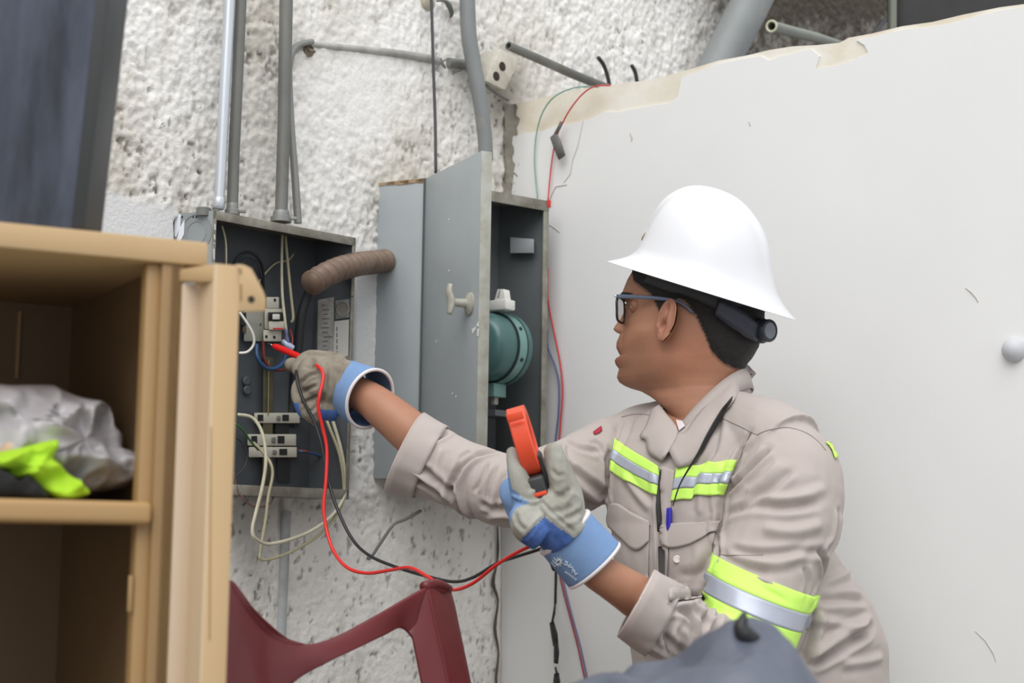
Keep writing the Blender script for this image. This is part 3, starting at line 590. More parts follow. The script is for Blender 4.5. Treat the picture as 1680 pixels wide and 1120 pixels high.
# ================================================================== WIRES on the right wall
def vwire(name, pts, rpx, m, label, cat='wire', sm=5, parent=None):
    p = [V(x, y, o) for x, y, o in pts]
    return MB().tube(p, [rpx*q.y/FPX for q in p], 8, sm=sm).build(name, m, smooth=True, label=label, cat=cat, parent=parent)
vwire('wire', [(982, 143, .02), (960, 142, .03), (935, 146, .035), (908, 160, .03), (890, 185, .02), (880, 220, .012), (877, 260, .012), (879, 295, .012), (882, 325, .02)], 1.1, mat('sea_green_wire', (108, 158, 140), .5), 'thin sea-green wire arching from the wall top down to the meter cabinet')
vwire('wire', [(1002, 140, .02), (975, 142, .035), (955, 155, .035), (935, 180, .03), (922, 204, .02), (913, 225, .014), (906, 260, .012), (902, 295, .012), (899, 330, .02)], 1.3, mat('red_wire', (206, 60, 62), .5), 'thin red wire from the wall top down to the meter cabinet corner')
b = MB(); b.tube([V(921, 199, .022), V(918, 208, .022), V(910, 222, .022)], [.003, .004, .003], 8)
b.tube([V(908, 222, .022), V(914, 236, .022), V(922, 258, .022)], [(.010, .003), (.0115, .004), (.010, .003)], 10, flat=RD).build('tape_joint', mat('grey_tape', (110, 108, 104), .6, var=.2, vscale=60), smooth=True, label='grey tape-wrapped joint hanging on the red wire by the wall top', cat='tape')
vwire('wire', [(899, 440, .012), (899, 490, .012), (908, 540, .012), (918, 590, .012), (923, 640, .012), (920, 690, .012), (914, 760, .012)], 1.5, MATS['red_wire'], 'thin red wire hanging on the white wall beside the cabinet edge')
vwire('wire', [(898, 540, .012), (899, 570, .012), (910, 598, .012), (917, 630, .012), (916, 680, .012), (911, 730, .012), (910, 800, .012)], 1.5, mat('slate_blue_wire', (98, 104, 150), .5), 'thin slate-blue wire hanging left of the red one on the white wall')
vwire('wire', [(914, 900, .015), (920, 950, .015), (935, 1010, .015), (948, 1060, .015), (962, 1125, .015)], 1.7, mat('faded_red_wire', (166, 76, 84), .5), 'faded red wire of the pair running down below the glove')
vwire('wire', [(918, 900, .02), (924, 950, .02), (938, 1008, .02), (952, 1060, .02), (966, 1125, .02)], 1.7, mat('lilac_wire', (112, 108, 140), .5), 'greyish lilac wire twisted beside the faded red wire')
st = vwire('hanging_strap', [(912, 880, .03), (912, 940, .03), (911, 990, .03)], 2.2, m_bk, 'black plastic strap with knotted flat pieces hanging below the glove', 'strap')
b = MB(); f = V(911, 985, .03)
for (a, e, w, ww) in (((911, 988), (905, 1024), .0035, .003), ((905, 1020), (912, 1060), .0085, .0035), ((912, 1050), (912, 1088), .007, .003), ((911, 1094), (913, 1110), .003, .006), ((913, 1104), (912, 1130), .009, .0035)):
    b.tube([V(a[0], a[1], .03), V((a[0]+e[0])/2+1, (a[1]+e[1])/2, .033), V(e[0], e[1], .03)], [(w*.7, .0012), (w, .0018), (w*.8, .0012)], 8, flat=RD)
b.build('ribbon', mat('black_ribbon', (40, 40, 42), .35), st, smooth=True)
# white round wall boss at right edge
c = V(1666, 574, .0); MB().lathe(c, RN, [(.021, 0), (.0215, .004), (.020, .012), (.016, .019), (.009, .024), (.002, .0255)], 28).build('wall_boss', mat('boss_white', (196, 197, 202), .6), smooth=True, label='small white round boss sticking out of the white wall at the right', cat='wall knob')
# ================================================================== TAN CABINET (near left)
T0 = P(0, 363, 1.62); T1 = H(340, 397, T0.z)
cu = (T0-T1).normalized(); cu.z = 0; cv = Vector((cu.y, -cu.x, 0)); cv = cv if cv.y > 0 else -cv   # cu leftwards, cv into the cabinet
CO = Vector((T1.x, T1.y, 0)); zT = T1.z
def CB(px, py, dep=0):
    """cabinet coordinates (left of the right front corner, height) of a pixel on the plane dep behind the front"""
    q = onpl(px, py, CO+cv*dep, cv); return (q-CO).dot(cu), q.z
def cbox(b, u0, u1, d0, d1, z0, z1): return b.box(CO+cu*(u0+u1)/2+cv*(d0+d1)/2+UZ*(z0+z1)/2, cu*(u1-u0)/2, cv*(d1-d0)/2, UZ*(z1-z0)/2)
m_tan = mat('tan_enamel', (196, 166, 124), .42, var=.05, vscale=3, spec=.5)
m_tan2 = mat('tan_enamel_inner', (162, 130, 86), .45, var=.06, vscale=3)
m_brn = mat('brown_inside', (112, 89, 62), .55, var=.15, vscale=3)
cab = empty('storage_cabinet', CO+cu*.4+cv*.2, 'tan metal storage cabinet with open front and one shelf, near the camera at left', 'cabinet')
CW, CD = .80, .40
zl = CB(340, 437)[1]
cbox(MB(), -.002, CW, 0, CD, zl, zT).build('top_panel', m_tan, cab, bevel=.003)
uo = CB(293, 700)[0]; ui = CB(258, 700)[0]
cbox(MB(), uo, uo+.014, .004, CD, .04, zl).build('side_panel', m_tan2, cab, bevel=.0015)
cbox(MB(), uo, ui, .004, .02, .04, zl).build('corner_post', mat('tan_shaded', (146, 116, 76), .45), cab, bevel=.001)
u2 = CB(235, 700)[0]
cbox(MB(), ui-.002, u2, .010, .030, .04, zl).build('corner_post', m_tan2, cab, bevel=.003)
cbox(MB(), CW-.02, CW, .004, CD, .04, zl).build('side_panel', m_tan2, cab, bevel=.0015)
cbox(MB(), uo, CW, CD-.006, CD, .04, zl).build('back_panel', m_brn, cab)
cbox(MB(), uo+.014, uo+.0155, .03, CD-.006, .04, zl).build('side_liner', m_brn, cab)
us, zs1 = CB(249, 823); _, zs0 = CB(249, 861)
shf = cbox(MB(), us, CW-.02, -.006, CD-.01, zs0, zs1).build('shelf', mat('tan_shelf', (176, 142, 96), .42, var=.05, vscale=4), cab, bevel=.006, bseg=4)
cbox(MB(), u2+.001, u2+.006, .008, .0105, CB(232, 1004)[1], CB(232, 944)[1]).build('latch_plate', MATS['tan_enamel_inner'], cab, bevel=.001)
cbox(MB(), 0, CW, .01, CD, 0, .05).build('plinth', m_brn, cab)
cbox(MB(), CB(32, 520, .39)[0]-.002, CB(32, 520, .39)[0]+.002, CD-.010, CD-.006, CB(30, 620, .39)[1], CB(30, 510, .39)[1]).build('back_seam', m_tan2, cab)
# folded-back door: channel edge towards us
dz = CB(345, 431, -.05)[1]
du0 = CB(345, 700, -.05)[0]; du1 = CB(386, 700, -.05)[0]
dr = cbox(MB(), du1, du0, -.05, -.046, .06, dz).build('door', m_tan, cab, bevel=.0015)
cbox(MB(), du1, du1+.002, -.048, CD*.8, .06, dz).build('door_face', m_tan, dr, bevel=.0008)
cbox(MB(), du0-.002, du0+.0015, -.05, .0, .06, dz).build('door_return', mat('pinkish_reflection', (202, 178, 146), .4), dr, bevel=.0008)  # pinkish reflection on the tan door edge put into the colour
a0 = CB(298, 450, -.002)[0]
# top return of the door, tapering towards the hinge
zt0 = CB(298, 441, -.002)[1]
MB().hexa([CO+cu*a0+cv*-.002+UZ*(zt0-.012), CO+cu*a0-cv*.002+UZ*zt0, CO+cu*du0-cv*.05+UZ*dz, CO+cu*du0-cv*.05+UZ*(dz-.018)],
          [CO+cu*(a0)+cv*.012+UZ*(zt0-.012), CO+cu*(a0)+cv*.012+UZ*zt0, CO+cu*du0-cv*.03+UZ*dz, CO+cu*du0-cv*.03+UZ*(dz-.018)]).build('door_top', m_tan, dr, bevel=.001)
cbox(MB(), a0-.001, du0, -.004, 0, .06, CB(320, 468, 0)[1]).build('door_inner', mat('mauve_reflection', (196, 176, 152), .38), dr, bevel=.0008)  # same pinkish reflection coloured onto the inner strip of the tan door
def DD(px, py): u, z = CB(px, py, -.05); return CO+cu*u-cv*.05+UZ*z
tabp = [(388, 433), (400, 434), (413, 440), (421, 455), (433, 478), (437, 490), (437, 510), (390, 511)]
tb = MB().prism([DD(x, y) for x, y in tabp], cv*.003).build('hinge_tab', m_tan, dr, bevel=.001)
for (x, y, r) in ((412, 491, .0036),): MB().lathe(DD(x, y), -cv, [(r, -.001), (r, .0006), (r*.8, .0007)], 20).build('pin_hole', mat('hole_dark', (40, 38, 36), .9), dr)
MB().prism([DD(394, 466), DD(396, 466), DD(396, 494), DD(394, 494)], -cv*.0006).prism([DD(394, 440), DD(396, 440), DD(396, 450), DD(394, 450)], -cv*.0006).build('slit', mat('slit_brown', (128, 96, 56), .8), dr)
MB().prism([DD(343, 1050), DD(345.5, 700), DD(346.5, 700), DD(344.5, 1050)], -cv*.0004).build('seam', MATS['slit_brown'], dr)
# ---- things on the shelf : crumpled plastic bag, hi-vis cloth, black cloth, beige bit
def crumple(name, outline, dep0, dep1, m, label, cat, seed, amp=.012, parent=None, n=40, ridge=()):
    """closed cushion whose silhouette on the plane dep0 follows outline, thickness dep1, with sharp folds"""
    cx = sum(p[0] for p in outline)/len(outline); cy = sum(p[1] for p in outline)/len(outline)
    P2, _ = smoothpath([Vector((x, y, 0)) for x, y in outline+[outline[0]]], 1, 6); P2 = P2[:-1]; k = len(P2)
    rows = []
    for j in range(-n, n+1):
        s = j/n; row = []; rad = math.cos(s*math.pi/2)**.55 if abs(j) < n else .001
        for p in P2:
            x = cx+(p.x-cx)*rad; y = cy+(p.y-cy)*rad
            q0 = onpl(x, y, CO+cv*dep0, cv); dd_ = math.sin(s*math.pi/2)*dep1/2
            row.append([q0.x+cv.x*dd_, q0.y+cv.y*dd_, q0.z, x, y])
        rows.append(row)
    A = np.array(rows).reshape(-1, 5); x, y = A[:, 3]/100+seed, A[:, 4]/100
    r1 = 1-np.abs(2*vn(x*1.6+vn(x*2, y*2)*.8, y*1.9, seed)-1)*2.0; r2 = 1-np.abs(2*vn(x*4+5, y*3.2+r1*.3, seed+3)-1)*2
    r3 = 1-np.abs(2*vn((x+y*.8)*2.1+7, (y-x*.5)*1.1, seed+5)-1)*2.2; dsp = (r1*.5+r2*.22+r3*.45)*amp
    # plough folds towards the viewer on the front, fade at rim
    Pt = A[:, :3]; cen = np.array(CO+cv*dep0); side_ = (Pt-cen)@np.array(cv)
    rowi = np.repeat(np.arange(-n, n+1)/n, k); w = np.sin(np.clip(1-np.abs(rowi), 0, 1)*0+np.pi/2)*np.abs(np.sin(rowi*np.pi/2))**.4
    Pt = Pt-np.outer(dsp*w*np.sign(-rowi+1e-9), np.array(cv))
    zmin = zs1+.0012; Pt[:, 2] = np.maximum(Pt[:, 2], zmin)
    b = MB(); b.grid([[Vector(Pt[i*k+j]) for j in range(k)] for i in range(2*n+1)], close=True)
    b.f += [tuple(range(k-1, -1, -1)), tuple(range(2*n*k, 2*n*k+k))]
    return b.build(name, m, parent, smooth=True, label=label, cat=cat)
m_bag = mat('bag_plastic', (180, 176, 178), .3, spec=.6, trans=0, sss=0, var=.06, vscale=10)
crumple('plastic_bag', [(-160, 640), (-60, 628), (10, 634), (70, 631), (100, 640), (124, 656), (160, 664), (172, 672), (176, 698), (188, 716), (190, 742), (208, 750), (222, 770), (222, 786), (210, 798), (190, 804), (150, 810), (100, 816), (0, 818), (-160, 818)], .16, .17, m_bag, 'crumpled translucent white plastic bag on the cabinet shelf', 'plastic bag', 2.0, .040)
crumple('hi_vis_cloth', [(-60, 745), (-10, 742), (16, 738), (50, 730), (84, 722), (92, 727), (82, 750), (96, 764), (118, 782), (136, 796), (144, 810), (100, 819), (60, 800), (40, 782), (20, 784), (0, 768), (-30, 768), (-60, 768)], .045, .03, mat('hi_vis_green', (170, 214, 52), .7, spec=.2), 'crumpled lime green cloth in front of the plastic bag', 'cloth', 5.0, .024)
crumple('black_cloth', [(-80, 766), (-20, 764), (10, 775), (28, 788), (44, 780), (60, 790), (72, 804), (76, 819), (20, 819), (-80, 819)], .03, .04, mat('black_cloth', (26, 26, 26), .85), 'black cloth heap on the shelf under the lime green cloth', 'cloth', 8.0, .006)
crumple('beige_crumple', [(-6, 744), (2, 728), (18, 722), (34, 724), (38, 732), (24, 742), (6, 750)], .07, .03, mat('beige_bit', (204, 176, 152), .7), 'small beige crumpled piece behind the lime green cloth', 'paper', 3.0, .004)
# ---- dark glossy panel standing on the cabinet
q = [P(-140, 352, 1.70), P(136, 379, 1.76), P(181, -30, 1.76), P(-140, -60, 1.70)]
zc = zT+.0005
q0, q1 = H(-140, 352, zc), H(136, 379, zc)
q2 = Vector((q1.x, q1.y, 0))+(P(183, -30, q1.y)-Vector((0, 0, 0)))-Vector((q1.x, q1.y, 0)); 
q2 = P(183, -30, q1.y); q3 = P(-140, -60, q0.y)
dk = empty('dark_screen', ((q0+q1)/2), 'dark glossy screen-like panel leaning on top of the tan cabinet', 'screen')
dn_ = Vector((0.2, 1, 0)).normalized()
MB().prism([q0, q1, q2, q3], dn_*.045).build('housing', mat('screen_housing', (52, 54, 54), .4), dk, bevel=.004)
b = MB()
ins = lambda a, c, t: a+(c-a)*t
m_gl = mat('dark_gloss', (30, 32, 40), .22, spec=.5, rgb2=(84, 90, 106), vscale=5, stretch=(3, 1, .5))  # upright bluish reflections are mixed into the gloss colour
b.prism([ins(q0, q1, .0), ins(q0, q1, .93), ins(q3, q2, .93), q3], -dn_*.001); b.build('glass_front', m_gl, dk)
# ================================================================== RED PLASTIC CHAIR
m_ch = mat('maroon_plastic', (106, 33, 38), .40, var=.06, vscale=6)
ch = empty('plastic_chair', (-.32, 2.25, 0), 'dark red plastic armchair, its back and one arm in front of the wall', 'chair')
# the chair faces right-away; back panel at left, arm rising to the right corner, then front leg
def slab(rows, th, name, m=m_ch):
    """rows: list of rows of points -> sheet thickened along its normals"""
    b = MB().grid(rows); o = b.build(name, m, ch, smooth=True)
    md = o.modifiers.new('thick', 'SOLIDIFY'); md.thickness = th; md.offset = 0
    bv = o.modifiers.new('round', 'BEVEL'); bv.width = th*.3; bv.segments = 2; bv.limit_method = 'ANGLE'; bv.angle_limit = 1
    return o
# arm top band: upper edge / lower edge from back to the front corner
up = [(372, 950, 2.02), (392, 985, 2.04), (412, 1014, 2.07), (440, 1042, 2.11), (480, 1058, 2.15), (520, 1055, 2.19), (560, 1040, 2.24), (620, 1008, 2.31), (672, 978, 2.37), (700, 963, 2.40)]
lo = [(372, 1260, 2.02), (392, 1240, 2.04), (430, 1190, 2.07), (452, 1150, 2.11), (490, 1112, 2.15), (540, 1085, 2.19), (580, 1066, 2.24), (630, 1042, 2.31), (658, 1030, 2.36), (680, 1052, 2.385)]
U_, _ = smoothpath([P(x, y, d) for x, y, d in up], 1, 5); L_, _ = smoothpath([P(x, y, d) for x, y, d in lo], 1, 5)
rows = [[U_[i]+(L_[i]-U_[i])*(j/8)+Vector((-.3, -.8, 0))*(.012*math.sin(math.pi*j/8)) for j in range(9)] for i in range(len(U_))]
slab(rows, .005, 'arm_band')
# rolled top surface of the arm
rows = [[U_[i]+Vector((.5, .85, 0)).normalized()*(.055*min(1, .25+i/30))*(j/4)+Vector((0, 0, -.006*(j/4)**2)) for j in range(5)] for i in range(len(U_))]
slab(rows, .004, 'arm_rest')
# front leg: two faces meeting in a ridge
def col(a, b_, c_, d_): return [[P(*a), P(*b_)], [P(*c_), P(*d_)]]
zfl = .0
def ext(p, q_): # extend p->q to the floor
    d = q_-p; return p+d*((zfl-p.z)/d.z)
A1, A2, A3 = P(664, 1026, 2.375), P(700, 964, 2.40), P(734, 962, 2.47)
B1, B2, B3 = P(692, 1124, 2.365), P(734, 1124, 2.39), P(772, 1124, 2.46)
A1b = P(676, 1044, 2.37)
E1, E2, E3 = ext(A1b, B1), ext(A2, B2), ext(P(744, 990, 2.47), B3)
R = []
for t in [0, .02, .05, .1, .2, .4, .7, 1]:
    R.append([P(662, 1030, 2.375)+(A1b-P(662, 1030, 2.375))*min(1, t/.05) if t < .05 else A1b+(E1-A1b)*((t-.05)/.95), A2+(E2-A2)*t])
slab([[r[0]+(r[1]-r[0])*k/5 for k in range(6)] for r in R], .005, 'leg')
R = [[A2+(E2-A2)*t, (P(738, 968, 2.47) if t == 0 else P(744, 990, 2.47)+(E3-P(744, 990, 2.47))*max(0, (t-.05)/.95))] for t in [0, .05, .1, .2, .4, .7, 1]]
slab([[r[0]+(r[1]-r[0])*k/5+UZ*(.006*math.sin(math.pi*k/5) if i == 0 else 0) for k in range(6)] for i, r in enumerate(R)], .005, 'leg_side')
MB().tube([P(695, 962, 2.40), P(715, 958, 2.43), P(737, 966, 2.465)], [.007, .008, .006], 10, sm=3).build('arm_corner', m_ch, ch, smooth=True)
# seat, back and remaining legs (below / behind what the photo shows)
sx0 = Vector((-.30, 2.03, .40))
slab([[Vector((-.36+.02*i, 2.02+.30*j/8+.02*i, .40+.01*math.cos(i)))+Vector((.36*i/8, .02*i, 0)) for j in range(9)] for i in range(9)], .005, 'seat')
bkp = [[P(372-16*i, 1100-i*0-(1-k/6)*(150+24*i), 2.02-.0*i)+Vector((-.01*i, -.0*i, 0)) for k in range(7)] for i in range(7)]
slab(bkp, .005, 'backrest')
for p in ((-.36, 2.02), (-.44, 2.36), (-.30, 2.56)):
    MB().tube([(p[0], p[1], .40), (p[0]*1.04, p[1]-.0, 0)], [(.03, .02), (.022, .016)], 8).build('leg', m_ch, ch, smooth=True, auto=40)
# ================================================================== GREY BAG (near, bottom)
m_nb = mat('grey_blue_nylon', (92, 97, 110), .45, rgb2=(70, 76, 90), vscale=7, bump=.5, bscale=18, bdist=.006)
prof = [(990, 1122), (1040, 1104), (1085, 1092), (1120, 1080), (1160, 1052), (1195, 1034), (1230, 1030), (1262, 1036), (1290, 1052), (1310, 1078), (1326, 1100), (1344, 1130)]
Yb = 1.62; pr = [P(x, y, Yb) for x, y in prof]
x0, x1 = pr[0].x-.05, pr[-1].x+.02; top_ = lambda x: np.interp(x, [p.x for p in pr], [p.z for p in pr])
bgx = (pr[0].x+pr[-1].x)/2
NB, NA = 70, 64; rows = []
xs = [x0+(x1-x0)*i/(NB-1) for i in range(NB)]
b = MB()
# superellipse column whose top follows the profile: rings of constant radius fraction s, then walls to the floor
hx = (x1-x0)/2; cx_ = (x0+x1)/2; hy = .11
rows = []
for s in [0.001]+[i/26 for i in range(1, 27)]:
    row = []
    for k in range(NA):
        a = 2*math.pi*k/NA; ca, sa = math.cos(a), math.sin(a); e = .75
        dx = hx*s*math.copysign(abs(ca)**e, ca); dy = hy*s*math.copysign(abs(sa)**e, sa)
        z = float(top_(cx_+dx))-.05*(abs(dy)/hy)**2.2-.012*s**8
        z += .030*(float(fbm(np.array([dx*16+3]), np.array([dy*22]), .4, 3)[0])-.5)*(1-s**6)+.008*math.sin(dx*42+dy*60+math.sin(dx*90)*.8)*(1-s**4)
        row.append(Vector((cx_+dx, Yb+dy, z)))
    rows.append(row)
for zi in [.9, .75, .5, .25, .08, 0]:
    rows.append([Vector((p.x+(cx_-p.x)*.05*(1-zi)+.006*math.sin(k*.9+zi*9), p.y+.006*math.cos(k*.7+zi*5), p.z*zi if zi else 0)) for k, p in enumerate(rows[26])])
b.grid(rows, close=True); b.f.append(tuple(range((len(rows)-1)*NA, len(rows)*NA)))
bag = b.build('nylon_bag', m_nb, smooth=True, label='blurred grey-blue nylon bag with black toggle at the bottom, nearest the camera', cat='bag')
tg = [(1222, 1003, 3), (1219, 1014, 8), (1216, 1028, 13), (1222, 1040, 15), (1236, 1048, 12), (1250, 1052, 5)]
pt = [P(x, y, Yb-.03) for x, y, r in tg]
MB().tube(pt, [r*Yb/FPX for x, y, r in tg], 14, sm=4).build('toggle', mat('black_plastic', (34, 34, 36), .45), bag, smooth=True)
# ================================================================== THE WORKER
SH = Vector((.73, -.68, 0)).normalized()      # from his right (far) to his left (near) shoulder
CH = Vector((-.68, -.73, 0)).normalized()     # the way his chest faces
def nv(p): return Vector(p)
def remesh(mb, voxel, smooth=4, fac=.5):
    me = bpy.data.meshes.new('tmp'); me.from_pydata([tuple(v) for v in mb.v], [], mb.f); me.update()
    bm = bmesh.new(); bm.from_mesh(me); bmesh.ops.recalc_face_normals(bm, faces=bm.faces); bm.to_mesh(me); bm.free()
    o = bpy.data.objects.new('tmp', me); COL.objects.link(o)
    r = o.modifiers.new('r', 'REMESH'); r.mode = 'VOXEL'; r.voxel_size = voxel; r.adaptivity = 0
    if smooth: s = o.modifiers.new('s', 'SMOOTH'); s.factor = fac; s.iterations = smooth
    dg = bpy.context.evaluated_depsgraph_get(); m2 = bpy.data.meshes.new_from_object(o.evaluated_get(dg))
    bpy.data.objects.remove(o)
    return m2
def mverts(me): a = np.empty(len(me.vertices)*3, 'f'); me.vertices.foreach_get('co', a); return a.reshape(-1, 3).astype(float)
def mnorm(me): a = np.empty(len(me.vertices)*3, 'f'); me.vertices.foreach_get('normal', a); return a.reshape(-1, 3).astype(float)
def setv(me, A): me.vertices.foreach_set('co', A.astype('f').ravel()); me.update()
def bvh_of(me): return BVHTree.FromPolygons([v.co.copy() for v in me.vertices], [tuple(p.vertices) for p in me.polygons])
def hit(bvh, px, py, off=0, fb=None):
    d = ray(px, py); q, n, i, t = bvh.ray_cast(CP, d)
    if q is None: return fb
    if n.dot(d) > 0: n = -n
    return q+n*off
def hitw(bvh, px, py, off=0):
    """like hit, but moves inward towards the body when the ray just misses"""
    q = hit(bvh, px, py, off)
    if q is not None: return q
    d = ray(px, py); best = None
    for t in (2.2, 2.4, 2.6, 2.7, 2.8, 2.9, 3.0):
        r = bvh.find_nearest(CP+d*t)
        if best is None or r[3] < best[3]: best = r
    n = best[1]; return best[0]+(n if n.dot(d) < 0 else -n)*off
def strokes(me, lst, bvh=None):
    A = mverts(me); N = mnorm(me); bvh = bvh or bvh_of(me); D = np.zeros(len(A))
    for pts, w, amp in lst:
        pp, _ = smoothpath([Vector((x, y, 0)) for x, y in pts], 1, 6) if len(pts) > 2 else ([Vector((pts[0][0]+(pts[1][0]-pts[0][0])*t/8, pts[0][1]+(pts[1][1]-pts[0][1])*t/8, 0)) for t in range(9)], 0)
        q = [hit(bvh, p.x, p.y) for p in pp]; q = [(i, x) for i, x in enumerate(q) if x is not None]
        if len(q) < 2: continue
        Q = np.array([x for _, x in q]); tp = np.array([min(1, 2.2*math.sin(math.pi*(i+.35)/(len(pp)-.3))) for i, _ in q])
        lo, hi = Q.min(0)-4*w, Q.max(0)+4*w
        sel = np.where(((A > lo) & (A < hi)).all(1))[0]
        if not len(sel): continue
        B = A[sel]; best = np.full(len(sel), 9.); bt = np.zeros(len(sel))
        for i in range(len(Q)-1):
            a, b = Q[i], Q[i+1]; ab = b-a; L = (ab@ab) or 1e-9
            t = np.clip(((B-a)@ab)/L, 0, 1); d = np.linalg.norm(B-(a+np.outer(t, ab)), axis=1)
            m = d < best; best[m] = d[m]; bt[m] = (tp[i]*(1-t)+tp[i+1]*t)[m]
        D[sel] += bt*amp*(np.exp(-(best/w)**2)-.5*np.exp(-((best-2*w)/w)**2))
    A += N*D[:, None]; setv(me, A); return me
def ob(name, me, m, parent, **k):
    me.name = name; me.materials.clear(); me.materials.append(m); me.shade_smooth()
    o = bpy.data.objects.new(name, me); COL.objects.link(o); o.parent = parent; tag(o, **k); return o
def patch(bvh, top, bot, off, nx=40, ny=8, th=.0015, name='strip', m=None, parent=None, jit=0, **k):
    a, _ = smoothpath([Vector((x, y, 0)) for x, y in top], 1, max(2, nx//max(1, len(top)-1))); b, _ = smoothpath([Vector((x, y, 0)) for x, y in bot], 1, max(2, nx//max(1, len(bot)-1)))
    def rs(c, n):
        L = [0]
        for i in range(1, len(c)): L.append(L[-1]+(c[i]-c[i-1]).length)
        t = np.linspace(0, L[-1], n); return np.stack([np.interp(t, L, [p.x for p in c]), np.interp(t, L, [p.y for p in c])], 1)
    a, b = rs(a, nx), rs(b, nx); rows = []
    for j in range(ny):
        s = j/(ny-1); rows.append([hitw(bvh, *(a[i]*(1-s)+b[i]*s), off) for i in range(nx)])
    o = MB().grid(rows).build(name, m, parent, smooth=True, **k)
    md = o.modifiers.new('thick', 'SOLIDIFY'); md.thickness = th; md.offset = 0
    return o
def wrap(bvh, axis, cap, off, name, m, parent, n=64, fac=None, th=.0016, **k):
    """ring band around a limb: rays go out from the axis to the cloth"""
    rows = []
    T = (axis[-1]-axis[0]).normalized(); u = T.orthogonal().normalized(); w = T.cross(u)
    for c in axis:
        row = []
        for i in range(n):
            d = u*math.cos(2*math.pi*i/n)+w*math.sin(2*math.pi*i/n); q, nn, _, t = bvh.ray_cast(c, d)
            row.append(min(cap, t) if q is not None else cap)
        rr = np.array(row)
        for _ in range(2): rr = (np.roll(rr, 1)+rr*2+np.roll(rr, -1))/4
        rows.append([c+(u*math.cos(2*math.pi*i/n)+w*math.sin(2*math.pi*i/n))*(rr[i]+off) for i in range(n)])
    o = MB().grid(rows, close=True).build(name, m, parent, smooth=True, **k)
    md = o.modifiers.new('thick', 'SOLIDIFY'); md.thickness = th; md.offset = 0
    return o
def cutend(me, c, T, rad):
    """open a sleeve: drop what lies beyond the plane (c,T) within rad of c, straighten the rim"""
    bm = bmesh.new(); bm.from_mesh(me)
    near = [f for f in bm.faces if (f.calc_center_median()-c).length < rad]
    g = set(near)
    for f in near: g.update(f.edges); g.update(f.verts)
    bmesh.ops.bisect_plane(bm, geom=list(g), plane_co=c, plane_no=T, dist=1e-6)
    dl = [f for f in bm.faces if (f.calc_center_median()-c).dot(T) > 1e-5 and (f.calc_center_median()-c).length < rad]
    bmesh.ops.delete(bm, geom=dl, context='FACES')
    bm.to_mesh(me); bm.free(); me.update()
worker = empty('person', (P(1250, 1120, 2.85).x, 2.85, 0), 'crouching worker in a beige shirt and white hard hat reaching into the open panel', 'person')
# ------------------------------------------------------------------ head (slices) -------------------------------------------------
PSI = math.radians(20)
HF = Vector((-math.cos(PSI), math.sin(PSI), 0)); HL = Vector((-math.sin(PSI), -math.cos(PSI), 0)); HO = P(1138, 540, 2.85)
def hx(x, y, z): return HO+HF*x+HL*y+UZ*z
def yz(y): return (540-y)/982
_ft = [(352, .01), (362, .035), (378, .055), (400, .070), (420, .086), (440, .104), (455, .114), (470, .121), (478, .125), (485, .1235), (492, .118), (505, .121), (520, .130), (530, .1375), (536, .141), (541, .1365), (545, .128), (552, .131), (558, .134), (568, .1345), (575, .131), (582, .127), (586, .135), (590, .1375), (597, .135), (604, .129), (610, .131), (618, .133), (626, .129), (632, .120), (637, .108), (642, .090), (650, .075), (660, .061), (675, .046), (690, .034), (720, .03), (760, .03)]
_f0 = [(352, .01), (362, .035), (378, .055), (400, .070), (420, .086), (440, .103), (455, .112), (470, .117), (478, .119), (485, .117), (492, .111), (505, .110), (520, .112), (536, .114), (545, .117), (558, .120), (568, .121), (582, .121), (590, .121), (604, .120), (618, .119), (626, .115), (632, .109), (637, .102), (642, .086), (650, .072), (660, .060), (675, .046), (690, .034), (720, .03), (760, .03)]
_bk = [(352, -.01), (362, -.05), (378, -.075), (400, -.095), (430, -.108), (470, -.115), (540, -.114), (571, -.104), (597, -.088), (620, -.080), (650, -.076), (700, -.08), (760, -.085)]
_wd = [(352, .01), (362, .035), (378, .055), (400, .067), (430, .073), (470, .0745), (500, .0755), (540, .0755), (565, .073), (590, .069), (610, .064), (625, .060), (640, .057), (660, .057), (690, .060), (720, .068), (760, .08)]
_sg = [(352, .03), (470, .03), (485, .02), (492, .010), (520, .0115), (536, .0155), (545, .018), (552, .022), (568, .025), (590, .024), (604, .027), (618, .027), (640, .03), (760, .03)]
HLX = [-.12, -.095, -.078, -.06, -.045, -.036, -.022, -.004, .006, .02, .026, .038, .044, .054, .075, .092, .1, .13]; HLY = [600, 606, 611, 602, 585, 560, 528, 505, 500, 506, 524, 527, 512, 492, 476, 463, 440, 410]
I = lambda tb, y: np.interp(y, [a for a, _ in tb], [b for _, b in tb])
ys = np.concatenate([np.linspace(353, 470, 60), np.linspace(471.5, 645, 130), np.linspace(647, 755, 40)]); NK = 176
rows = []; cols = []
th = np.linspace(0, 2*np.pi, NK, endpoint=False)
